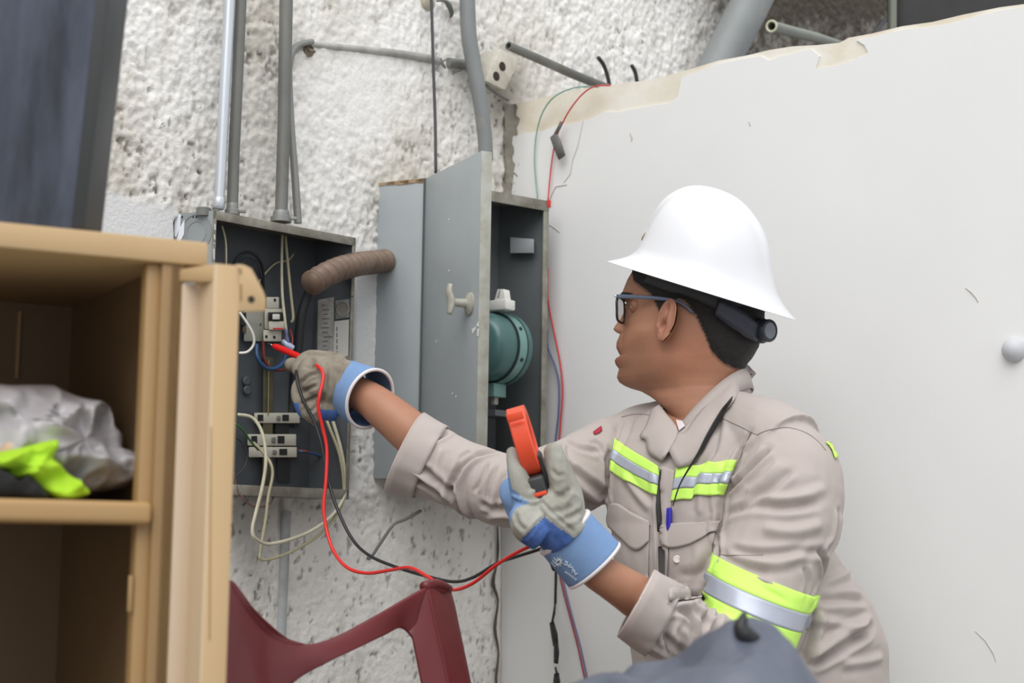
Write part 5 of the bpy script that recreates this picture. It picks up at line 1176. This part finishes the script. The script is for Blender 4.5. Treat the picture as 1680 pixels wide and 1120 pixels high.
bandring(.0, .33, m_hv, 'yellow_tape', .0044); bandring(.33, .66, m_sv, 'silver_tape', .0050); bandring(.66, .98, m_hv, 'yellow_tape', .0044)
patch(shirt_bvh, [(1357, 722), (1362, 735), (1368, 753)], [(1364, 726), (1368, 737), (1373, 750)], .003, 8, 4, .0012, 'yellow_tape', m_hv, so_)
patch(shirt_bvh, [(973, 710), (980, 705), (987, 700)], [(975, 714), (982, 712), (988, 707)], .0025, 6, 4, .001, 'shoulder_patch', mat('patch_red', (164, 24, 50), .6), so_, label='small dark red patch')
# collar
def leaf(inner, outer, th, name, m=m_sh, n=30):
    a, _ = smoothpath(inner, 1, 8); b_, _ = smoothpath(outer, 1, 8)
    def rs(c):
        L = [0]
        for i in range(1, len(c)): L.append(L[-1]+(c[i]-c[i-1]).length)
        return [Vector([np.interp(t, L, [p[k] for p in c]) for k in range(3)]) for t in np.linspace(0, L[-1], n)]
    a, b_ = rs(a), rs(b_)
    vd_ = -ray(1150, 700)
    rows = [[a[i]*(1-s)+b_[i]*s+vd_*(.009*math.sin(math.pi*s)) for s in (0, .12, .25, .4, .55, .7, .85, 1)] for i in range(n)]
    o = MB().grid(rows).build(name, m, so_, smooth=True); md = o.modifiers.new('t', 'SOLIDIFY'); md.thickness = th; md.offset = 0; return o
bod_bvh = BVHTree.FromPolygons([Vector(v) for v in V_], Fb)
def both(px, py, off):
    a, b_ = hit(shirt_bvh, px, py), hit(bod_bvh, px, py); c = [x for x in (a, b_) if x is not None]
    if not c: return None
    q = min(c, key=lambda x: (x-CP).length); return q-ray(px, py)*off
NI = [(1226, 599), (1205, 618), (1180, 643), (1158, 666), (1138, 690), (1124, 710), (1110, 712), (1094, 732)]
NO = [(1240, 612), (1224, 630), (1205, 655), (1185, 680), (1165, 712), (1150, 742), (1136, 760), (1112, 768)]
innerP = [both(x, y, .006) or P(x, y, 2.88) for x, y in NI]; outerP = [both(x, y, .007) or P(x, y, 2.86) for x, y in NO]
leaf(innerP, outerP, .0035, 'collar')
# collar stand round the back of the neck
rows = []
for j, (zz_, gr) in enumerate(((yz(640), .014), (yz(618), .006), (yz(604), .002), (yz(600), .004), (yz(612), .009), (yz(630), .014))):
    row = []
    for i in range(25):
        a = math.radians(70+i*(220/24)); ca_, sa_ = math.cos(a), math.sin(a)
        z = zz_-.010-.075*(1+ca_)**1.15
        row.append(HO+HF*(-.012+(.078+gr)*ca_*(.95))+HL*(.062+gr)*sa_+UZ*z)
    rows.append(row)
o = MB().grid(rows).build('collar_stand', m_sh, so_, smooth=True); o.modifiers.new('t', 'SOLIDIFY').thickness = .0022
FI = [(1082, 664), (1092, 678), (1104, 692), (1112, 706), (1108, 722), (1098, 738)]
FO = [(1070, 672), (1060, 700), (1050, 716), (1060, 722), (1064, 742), (1086, 756)]
leaf([both(x, y, .010) for x, y in FI], [both(x, y, .008) for x, y in FO], .0035, 'collar')
MB().prism([both(x, y, .004) for x, y in ((1109, 688), (1119, 690), (1124, 698), (1114, 706))], -ray(1115, 697)*.002).build('undershirt', mat('undershirt_white', (214, 204, 208), .8), so_)
# placket, pockets, seams
patch(shirt_bvh, [(1084, 765), (1081, 820), (1084, 890), (1087, 955)], [(1108, 772), (1102, 830), (1100, 858), (1094, 955)], .0022, 50, 6, .0015, 'placket', m_sh, so_)
patch(shirt_bvh, [(1100, 880), (1135, 878), (1172, 874)], [(1097, 985), (1132, 985), (1163, 975)], .0025, 24, 18, .0015, 'pocket', m_sh, so_)
patch(shirt_bvh, [(1090, 862), (1120, 858), (1150, 857), (1178, 853)], [(1082, 884), (1098, 898), (1132, 893), (1172, 872)], .0065, 36, 12, .0018, 'pocket_flap', m_sh, so_)
patch(shirt_bvh, [(1003, 826), (1018, 826), (1040, 840), (1070, 856)], [(1000, 860), (1020, 880), (1046, 902), (1068, 888)], .0060, 36, 12, .0018, 'pocket_flap', m_sh, so_)
patch(shirt_bvh, [(1006, 866), (1040, 880), (1066, 888)], [(1010, 985), (1040, 990), (1064, 985)], .0022, 24, 18, .0015, 'pocket', m_sh, so_)
bq = hit(shirt_bvh, 1113, 917, .004); bnn = -ray(1113, 917)
bt = MB().lathe(bq, bnn, [(.0056, 0), (.0062, .0012), (.0058, .0022), (.004, .0016), (.001, .0015)], 20).build('button', mat('button_white', (222, 214, 208), .4), so_, smooth=True)
def seam(pts, r=.0008, off=.0006):
    pp, _ = smoothpath([Vector((x, y, 0)) for x, y in pts], 1, 8)
    q = [hit(shirt_bvh, p.x, p.y, off) for p in pp]; q = [x for x in q if x is not None]
    if len(q) > 2: MB().tube(q, r, 6).build('seam', m_sh2, so_, smooth=True)
for s in ([(1020, 684), (1045, 679), (1076, 682)], [(1186, 686), (1212, 698), (1240, 712)], [(1242, 713), (1262, 705), (1288, 701), (1318, 708), (1340, 722), (1354, 738)],
          [(1233, 706), (1216, 744), (1202, 780), (1190, 812), (1184, 860), (1180, 910)], [(1180, 909), (1215, 911), (1252, 910)], [(1092, 868), (1120, 864), (1150, 862), (1176, 858)],
          [(1005, 832), (1020, 833), (1040, 847), (1068, 862)], [(1000, 735), (998, 770), (1000, 820)], [(703, 727), (690, 746), (672, 765)], [(1098, 1070), (1088, 1040), (1098, 1005), (1112, 985)], [(1428, 980), (1410, 930), (1396, 880)]): seam(s)
# cuffs
for (C_, T_, cap, cc0) in ((CN, TN, .068, P(1043, 987, 2.46)), (CF, TF, .080, P(664, 739, 2.90))):
    n = 64; u = T_.orthogonal().normalized(); w = T_.cross(u); rows = []
    for s in (.0015, .012, .028, .045, .0505):
        c = C_-T_*s; ds = []
        for i in range(n):
            d = u*math.cos(2*math.pi*i/n)+w*math.sin(2*math.pi*i/n); q, nn, _, t = shirt_bvh.ray_cast(c+T_*(-.001), d); ds.append(min(cap, t) if q is not None else cap)
        ds = np.array(ds); 
        for _ in range(2): ds = (np.roll(ds, 1)+2*ds+np.roll(ds, -1))/4
        rows.append([c+(u*math.cos(2*math.pi*i/n)+w*math.sin(2*math.pi*i/n))*(ds[i]+.0022) for i in range(n)])
    o = MB().grid(rows, close=True).build('cuff', m_sh, so_, smooth=True); o.modifiers.new('t', 'SOLIDIFY').thickness = .003
    b = MB(); 
    for r_ in (0, 3): b.tube(rows[r_]+[rows[r_][0]], .0014 if r_ == 0 else .0008, 6, caps=False)
    b.build('cuff_stitching', mat('stitch_pale', (206, 192, 184), .9), so_, smooth=True)
# lanyard
m_lan = mat('lanyard_black', (34, 32, 33), .6)
def ribbon(pts, w, name, parent, off=.004, flat=None):
    q = [both(x, y, off) or P(x, y, 2.86) for x, y in pts]
    return MB().tube(q, [(a*q_.y/FPX, .0009) for a, q_ in zip(w, q)], 8, sm=5, flat=flat or (CR@Vector((1, .35, 0)))).build(name, m_lan, parent, smooth=True)
l1 = ribbon([(1233, 613), (1218, 633), (1200, 655), (1186, 674), (1172, 698), (1158, 722), (1146, 744), (1128, 772), (1114, 798), (1104, 830)], [2, 2, 3, 5, 6, 5, 3.5, 2, 1.5, 1], 'lanyard', worker, .018)
ribbon([(1084, 770), (1081, 800), (1080, 830), (1083, 862), (1085, 900), (1086, 952)], [1.5, 2, 4, 5, 5.5, 5], 'lanyard_end', l1, .008, CR@Vector((1, 0, 0)))
# trousers, boots
tb_ = MB(); tb_.ellipsoid(pel+UZ*.03, SH*.185, CH*.145, UZ*.13, 30, 16)
for h, k, a in bm_legs: leg(tb_, h, k, a+(k-a)*.12, (.088, .070, .060), .006)
tr = remesh(tb_, .009, 5); ob('trousers', tr, mat('trouser_grey', (92, 90, 88), .85, bump=.2, bscale=200), worker)
for h, (a, d) in enumerate(((ankL, CH), (ankR, (-UZ*.9+CH*.1)))):
    fb = MB(); d = d.normalized()
    if h == 0: fb.tube([a+UZ*.06, a, a-UZ*.03], [.052, .05, .048], 20); fb.tube([a-UZ*.045-CH*.05, a-UZ*.045+CH*.05, a-UZ*.052+CH*.15], [(.04, .042), (.042, .04), (.04, .034)], 18, sm=4)
    else: fb.tube([a-(a-kneeR).normalized()*.06, a, a+(a-kneeR).normalized()*.03], [.052, .05, .048], 20); fb.tube([a+UZ*.05-CH*.03, a-UZ*.0-CH*.045, a-UZ*.05-CH*.02], [(.04, .042), (.042, .04), (.036, .03)], 18, sm=4)
    ob('boot', remesh(fb, .006, 3), mat('boot_brown', (70, 50, 38), .5), worker)
# ================================================================== GLOVES
m_lea = mat('grey_leather', (172, 172, 164), .85, rgb2=(146, 144, 134), vscale=28, bump=.35, bscale=90, bdist=.002, spec=.15)
m_lead = mat('taupe_leather', (150, 142, 128), .85, rgb2=(122, 114, 102), vscale=30, bump=.35, bscale=90, bdist=.002, spec=.15)
m_gb = mat('glove_blue', (122, 152, 194), .8, var=.1, vscale=20, bump=.2, bscale=300, spec=.15)
m_gbd = mat('glove_blue_dark', (86, 116, 178), .8, rgb2=(64, 92, 150), vscale=40, bump=.4, bscale=120, spec=.15)
m_trim = mat('trim_white', (226, 220, 222), .7)
def cuffring(c1, c2, r1, r2, dep, m, name, parent, flare=0, N_=64, bell=0):
    T_ = (c2-c1).normalized(); u = (CR@Vector((0, 0, 1))); u = (u-T_*u.dot(T_)).normalized(); w = T_.cross(u)
    rows = []
    for j in range(13):
        s = j/12; c = c1.lerp(c2, s); r = r1+(r2-r1)*s+bell*s*s
        rows.append([c+w*(r*math.cos(2*math.pi*i/N_))+u*(r*dep*math.sin(2*math.pi*i/N_)) for i in range(N_)])
    o = MB().grid(rows, close=True).build(name, m, parent, smooth=True); o.modifiers.new('t', 'SOLIDIFY').thickness = .0022
    return o, rows
# ---- his left glove, holding the clamp meter (nearest)
gn = MB()
def G(pts, k=1, seg=18): 
    p = [P(x, y, Y) for x, y, Y, r in pts]; return p, [r*q.y/FPX*k for (x, y, Y, r), q in zip(pts, p)]
def fing(b, pts, sm=5, seg=18): p, r = G(pts); b.tube(p, r, seg, sm=sm); b.ellipsoid(p[-1], Vector((r[-1], 0, 0)), Vector((0, r[-1], 0)), Vector((0, 0, r[-1])), 14, 8); return b
# palm mass
fing(gn, [(932, 880, 2.42, 44), (915, 860, 2.415, 46), (900, 840, 2.41, 44), (888, 838, 2.41, 24)])
fing(gn, [(925, 872, 2.44, 42), (905, 850, 2.45, 44), (885, 842, 2.46, 30)])
fing(gn, [(890, 876, 2.40, 30), (868, 862, 2.395, 30), (860, 850, 2.395, 26)])
# thumb (right), with its side root
fing(gn, [(928, 850, 2.41, 34), (930, 818, 2.405, 28), (923, 788, 2.40, 23), (914, 762, 2.40, 20), (908, 742, 2.40, 17)])
# index (left) straight along the meter
fing(gn, [(872, 838, 2.41, 30), (861, 812, 2.405, 24), (851, 786, 2.40, 18), (845, 762, 2.40, 14), (840, 742, 2.40, 10)])
# middle, ring and little finger curl round the far side of the meter
for (dy, dd_) in ((0, 0), (20, .012), (38, .022)):
    fing(gn, [(872+dy*.5, 842+dy, 2.45+dd_*0, 22), (842+dy*.4, 818+dy, 2.465, 19), (838+dy*.4, 800+dy, 2.49, 17), (862+dy*.4, 792+dy, 2.51, 16), (888+dy*.4, 800+dy, 2.505, 15)])
gm = remesh(gn, .0026, 5, .5)
GS = [([(838, 812), (852, 818), (870, 824), (888, 820), (895, 812)], .0022, .0028), ([(888, 822), (905, 840), (925, 858), (942, 872)], .0022, -.0028), ([(895, 846), (880, 860), (862, 884)], .0022, -.003), ([(935, 800), (925, 812), (910, 815)], .004, -.004), ([(940, 830), (925, 838), (905, 838)], .004, -.003), ([(946, 808), (952, 825), (945, 842)], .004, .002), ([(905, 770), (915, 780), (926, 778)], .003, -.002),
      ([(845, 842), (850, 858), (862, 870)], .003, -.0025), ([(925, 850), (940, 846), (950, 838)], .004, -.004), ([(870, 810), (880, 800), (872, 790)], .003, .002)]
strokes(gm, GS)
def paint(me, polys, base, keyname):
    """fabric panels sewn into the leather: face materials by photo outline (front side only)"""
    A_ = np.array([p.center[:] for p in me.polygons]); Nf = np.array([p.normal[:] for p in me.polygons]); px, py = pixn(A_)
    vis = ((A_-np.array(CP))*Nf).sum(1) < .02
    idx = np.zeros(len(A_), int)
    for k, poly in polys:
        ins_ = np.zeros(len(A_), bool); n = len(poly)
        for i in range(n):
            x0, y0 = poly[i]; x1, y1 = poly[(i+1) % n]
            c = ((y0 > py) != (y1 > py)) & (px < (x1-x0)*(py-y0)/((y1-y0) or 1e-9)+x0); ins_ ^= c
        idx[ins_ & (vis if k > 0 else True)] = abs(k)
    me.polygons.foreach_set('material_index', idx)
glove_l = ob('work_glove', gm, m_lea, worker, label='grey leather and blue glove gripping the clamp meter')
gm.materials.append(m_gb); gm.materials.append(m_gbd)
paint(gm, [(1, [(800, 740), (832, 762), (840, 800), (858, 818), (868, 824), (846, 834), (838, 850), (836, 880), (800, 880)]), (2, [(856, 884), (893, 848), (945, 885), (900, 930), (850, 910)]), ], 0, '')
c1, c2 = P(927, 873, 2.425), P(975, 927, 2.435)
cu_, rw = cuffring(c1, c2, .0425, .0455, .86, m_gb, 'glove_cuff', worker)
for r_, rad_ in ((0, .0042), (12, .0032)):
    b = MB().tube(rw[r_]+[rw[r_][0]], rad_, 8, caps=False); b.build('cuff_piping', m_trim, cu_, smooth=True)
# print on the cuff : sun-like emblem and small unreadable characters
cb = BVHTree.FromPolygons([Vector(v) for r_ in rw for v in r_], [(i*64+k, i*64+(k+1) % 64, (i+1)*64+(k+1) % 64, (i+1)*64+k) for i in range(12) for k in range(64)])
m_pr = mat('print_white', (214, 226, 232), .6); b = MB()
def dec(px, py): q = hit(cb, px, py, .0030); return q if q is not None else P(px, py, 2.39)
ec = (918, 920)
for k in range(9):
    a = 2*math.pi*k/9+.2
    tip = (ec[0]+10.5*math.cos(a)*.8, ec[1]+10.5*math.sin(a)); l_ = (ec[0]+5.5*math.cos(a-.24)*.8, ec[1]+5.5*math.sin(a-.24)); r_ = (ec[0]+5.5*math.cos(a+.24)*.8, ec[1]+5.5*math.sin(a+.24))
    b.prism([dec(*l_), dec(*tip), dec(*r_)], -ray(*ec)*.0003)
b.tube([dec(ec[0]+4.6*math.cos(t)*.8, ec[1]+4.6*math.sin(t)) for t in [2*math.pi*i/16 for i in range(17)]], .0008, 5, caps=False)
for i, (dx, dy) in enumerate(((-8, -8), (-10, -4), (-11, 0))): b.tube([dec(ec[0]+dx, ec[1]+dy), dec(ec[0]+dx+6, ec[1]+dy+7)], .0006, 5)
b.tube([dec(916, 918), dec(920, 916), dec(921, 921), dec(917, 923)], .0008, 5)
b.build('sun_emblem', m_pr, cu_)
b = MB()
tx = [(930, 924), (934, 928), (938, 932), (942, 936), (946, 940)]
sh_ = [[(-2, -5), (2, -3), (0, 1), (-3, -1)], [(-2, -4), (0, 0), (3, -4)], [(-2, -3), (2, -4), (2, 1)], [(-2, 1), (0, -4), (2, 1)], [(-2, -3), (-1, 1), (2, -1)]]
for (x, y), g_ in zip(tx, sh_): b.tube([dec(x+a, y+c) for a, c in g_], .0008, 5)
for i in range(6): b.tube([dec(929+i*3.2, 935+i*2.4), dec(930+i*3.2, 938+i*2.4), dec(931.5+i*3.2, 936+i*2.4)], .0006, 5)
b.build('cuff_print', m_pr, cu_)
# ---- his right glove at the panel
gf = MB()
fing(gf, [(582, 640, 2.955, 40), (560, 634, 2.96, 46), (540, 628, 2.965, 46), (524, 622, 2.97, 38)])
fing(gf, [(560, 610, 2.98, 30), (535, 600, 2.985, 26), (512, 594, 2.985, 20)])
# index finger and thumb pinch the probe
fing(gf, [(535, 598, 2.98, 22), (512, 590, 2.975, 17), (498, 594, 2.965, 14), (490, 606, 2.955, 12)])
fing(gf, [(530, 640, 2.94, 24), (512, 626, 2.935, 21), (505, 610, 2.94, 17), (508, 597, 2.945, 14)])
fing(gf, [(520, 612, 3.0, 18), (500, 606, 2.99, 14), (484, 600, 2.985, 13), (478, 598, 2.98, 12)])
# middle, ring, little finger curled
fing(gf, [(540, 640, 2.96, 22), (515, 630, 2.955, 19), (496, 634, 2.945, 17), (492, 650, 2.94, 15)])
fing(gf, [(545, 660, 2.955, 22), (518, 652, 2.945, 19), (498, 656, 2.935, 17), (500, 672, 2.935, 14)])
fing(gf, [(550, 672, 2.95, 20), (526, 672, 2.94, 17), (508, 674, 2.932, 15), (514, 684, 2.935, 12)])
gfm = remesh(gf, .0026, 3, .5)
strokes(gfm, [([(494, 628), (508, 616), (522, 612)], .003, -.004), ([(492, 645), (506, 638), (520, 632)], .003, -.004), ([(494, 662), (510, 655), (522, 648)], .003, -.004), ([(505, 678), (518, 668), (528, 655)], .003, -.003), ([(562, 606), (556, 630), (548, 668)], .0022, .0028), ([(570, 608), (563, 632), (555, 668)], .002, -.002), ([(535, 610), (532, 640), (530, 668)], .004, -.003), ([(520, 578), (545, 585), (570, 598)], .003, .002), ([(500, 600), (512, 606), (518, 600)], .003, -.002), ([(540, 590), (545, 620), (540, 660)], .005, .002)])
glove_r = ob('work_glove', gfm, m_lead, worker, label='taupe leather glove with blue cuff pinching the red probe')
gfm.materials.append(m_gbd); paint(gfm, [(1, [(525, 672), (600, 676), (600, 720), (520, 720)]), (1, [(470, 660), (490, 660), (496, 690), (480, 690)])], 0, '')
d1, d2 = P(566, 636, 2.972), P(607, 654, 2.925)
cu2, rw2 = cuffring(d1, d2, .0475, .0500, .95, m_gb, 'glove_cuff', worker, bell=.002)
b = MB().tube(rw2[12]+[rw2[12][0]], .0030, 8, caps=False).build('cuff_piping', m_trim, cu2, smooth=True)
# ================================================================== CLAMP METER
z0 = P(884, 800, 2.425); z1 = P(845, 668, 2.40); mz = (z1-z0).normalized(); my = ray(865, 740); my = (my-mz*my.dot(mz)).normalized(); my = (my+ (CR@Vector((.10, .0, 0)))).normalized(); my = (my-mz*my.dot(mz)).normalized(); mx = mz.cross(my).normalized()
if mx.x < 0: mx = -mx
cmn = empty('clamp_meter', z0-mz*.12, 'dark clamp meter with bright orange jaws held upright in the nearer glove', 'clamp meter')
def MM(x, y, z): return z0+mx*x+my*y+mz*z
m_or = mat('orange_plastic', (236, 84, 52), .38); m_dg = mat('meter_dark', (58, 60, 60), .45, var=.1, vscale=30)
JL = (z1-z0).length; jc = .020+(JL-.020)/2; hl_ = (JL-.020)/2+.0; hw = .036
rows = []
for i in range(49):
    a = 2*math.pi*i/48-math.pi/2; ca_, sa_ = math.cos(a), math.sin(a); row = []
    for (dx, rr_) in ((-.0105, 1), (-.0125, .93), (-.0125, .72), (-.010, .66), (.010, .66), (.0125, .72), (.0125, .93), (.0105, 1)):
        row.append(MM(dx, (hw*rr_)*ca_-.0, jc+hl_*sa_*(1 if rr_ > .9 else rr_+.06)))
    rows.append(row)
jaw = MB().grid([r+[r[0]] for r in rows]).build('jaw', m_or, cmn, smooth=True, auto=35)
MB().box(MM(0, -.037, jc+hl_*.93-.004), mx*.0118, my*.0015, mz*.006).build('jaw_tip', m_or, jaw, bevel=.001)
bdy = MB().prism([MM(-.0135, y, z) for y, z in ((-.034, .022), (-.036, -.005), (-.030, -.05), (-.028, -.10), (-.022, -.118), (.022, -.118), (.028, -.10), (.030, -.05), (.036, -.005), (.034, .022))], mx*.027).build('meter_body', m_dg, cmn, bevel=.004, bseg=3)
MB().box(MM(-.001, -.0355, -.002), mx*.0135, my*.002, mz*.0028).build('orange_band', m_or, cmn, bevel=.001)
MB().prism([MM(-.0145, y, z) for y, z in ((-.022, .010), (-.022, -.03), (.022, -.03), (.022, .010))], mx*.0012).build('display', mat('lcd', (120, 132, 120), .3), cmn)
MB().lathe(MM(-.0140, 0, -.055), -mx, [(.016, 0), (.016, .004), (.012, .006), (.001, .006)], 24).build('selector_dial', m_blk, cmn, auto=35)
MB().prism([MM(x, -.020, z) for x, z in ((-.0255, .062), (-.021, .060), (-.0125, .030), (-.0125, -.018), (-.019, -.014), (-.026, .022))], my*.04).build('jaw_lever', m_blk, cmn, bevel=.002)
MB().prism([MM(x, -.022, z) for x, z in ((.0125, .050), (.0165, .045), (.0185, .012), (.0165, -.022), (.0125, -.022))], my*.044).build('side_grip', m_blk, cmn, bevel=.002)
MB().tube([MM(-.015, -.02, .055), MM(-.017, -.025, .035), MM(-.016, -.03, .02)], .002, 8).build('guard_rib', mat('meter_grey_rib', (150, 152, 152), .5), cmn, smooth=True)
# ================================================================== PROBE AND LEADS
def T3(pts, r, sm=6): p = [P(*q) for q in pts]; return p, r
pr_ = MB().tube([P(446, 566, 3.035), P(452, 568.5, 3.03), P(462, 572.5, 3.02), P(482, 581, 2.995), P(500, 589, 2.97), P(520, 600, 2.95)], [.0012, .0055, .0062, .0058, .0052, .0048], 14, sm=4).build('test_probe', m_red, smooth=True, label='red test probe held between glove fingers and breaker', cat='probe')
MB().tube([P(440, 563, 3.045), P(447, 566.3, 3.035)], .0010, 8).build('probe_tip', mat('chrome', (220, 222, 226), .15, 1), pr_, smooth=True)
RL = [(519, 599, 2.925), (528, 608, 2.905), (530, 622, 2.895), (525, 645, 2.885), (522, 668, 2.885), (529, 700, 2.89), (536, 735, 2.89), (535, 785, 2.88), (531, 830, 2.87), (536, 870, 2.86), (548, 905, 2.84), (570, 931, 2.81), (602, 940, 2.78), (640, 935, 2.74), (672, 931, 2.70), (702, 946, 2.66), (726, 962, 2.63), (748, 967, 2.60), (778, 955, 2.57), (815, 926, 2.53), (850, 905, 2.50), (890, 886, 2.485), (905, 872, 2.50)]
p = [P(*q) for q in RL]; MB().tube(p, [2.9*q.y/FPX for q in p], 10, sm=6).build('test_lead', m_red, smooth=True, label='red test lead drooping from the probe to the nearer glove', cat='cable')
BL_ = [(492, 592, 2.985), (487, 606, 2.95), (487, 622, 2.925), (497, 655, 2.915), (515, 690, 2.91), (528, 730, 2.90), (538, 785, 2.89), (554, 836, 2.87), (578, 884, 2.84), (606, 911, 2.80), (650, 930, 2.75), (700, 945, 2.69), (744, 954, 2.64), (776, 947, 2.60), (815, 924, 2.56), (850, 912, 2.52), (892, 898, 2.49), (908, 884, 2.50)]
p = [P(*q) for q in BL_]; MB().tube(p, [2.7*q.y/FPX for q in p], 10, sm=6).build('test_lead', m_bk, smooth=True, label='black test lead drooping beside the red one', cat='cable')
# blue pen in the chest pocket
q = both(1098, 850, .009); w_ = CR@Vector((.03, 1, 0))
pen = MB().tube([q-w_*.03, q+w_*.012, q+w_*.017], [.0042, .0046, .0030], 12).build('pen', mat('pen_blue', (52, 44, 168), .3), smooth=True, auto=40, label='blue capped pen in his chest pocket beside the placket', cat='pen')
MB().bar(q+w_*.016-ray(1098, 850)*.005-CR@Vector((.004, 0, 0)), q-w_*.012-ray(1098, 850)*.006-CR@Vector((.004, 0, 0)), .002, .001).build('clip', mat('pen_blue', (52, 44, 168), .3), pen, bevel=.0004)
fix_parents()
for o in COL.objects:
    if o.parent or 'label' not in o: continue
    n = o.name.split('.')[0]
    g = {'circuit_breaker': 'circuit breakers in the open panel', 'terminal_strip': 'terminal strips in the open panel', 'conduit_pipe': 'conduit pipes on the rough wall', 'test_lead': 'leads of the clamp meter', 'cable_stub': 'black cable stubs on the white wall edge', 'contact_block': 'contact blocks in the open panel'}.get(n)
    if n == 'wire': g = 'wires inside the open panel' if o.location.length == 0 and o.data.vertices[0].co.x < -.1 else 'loose wires on the white wall'
    if g and 'group' not in o: o['group'] = g
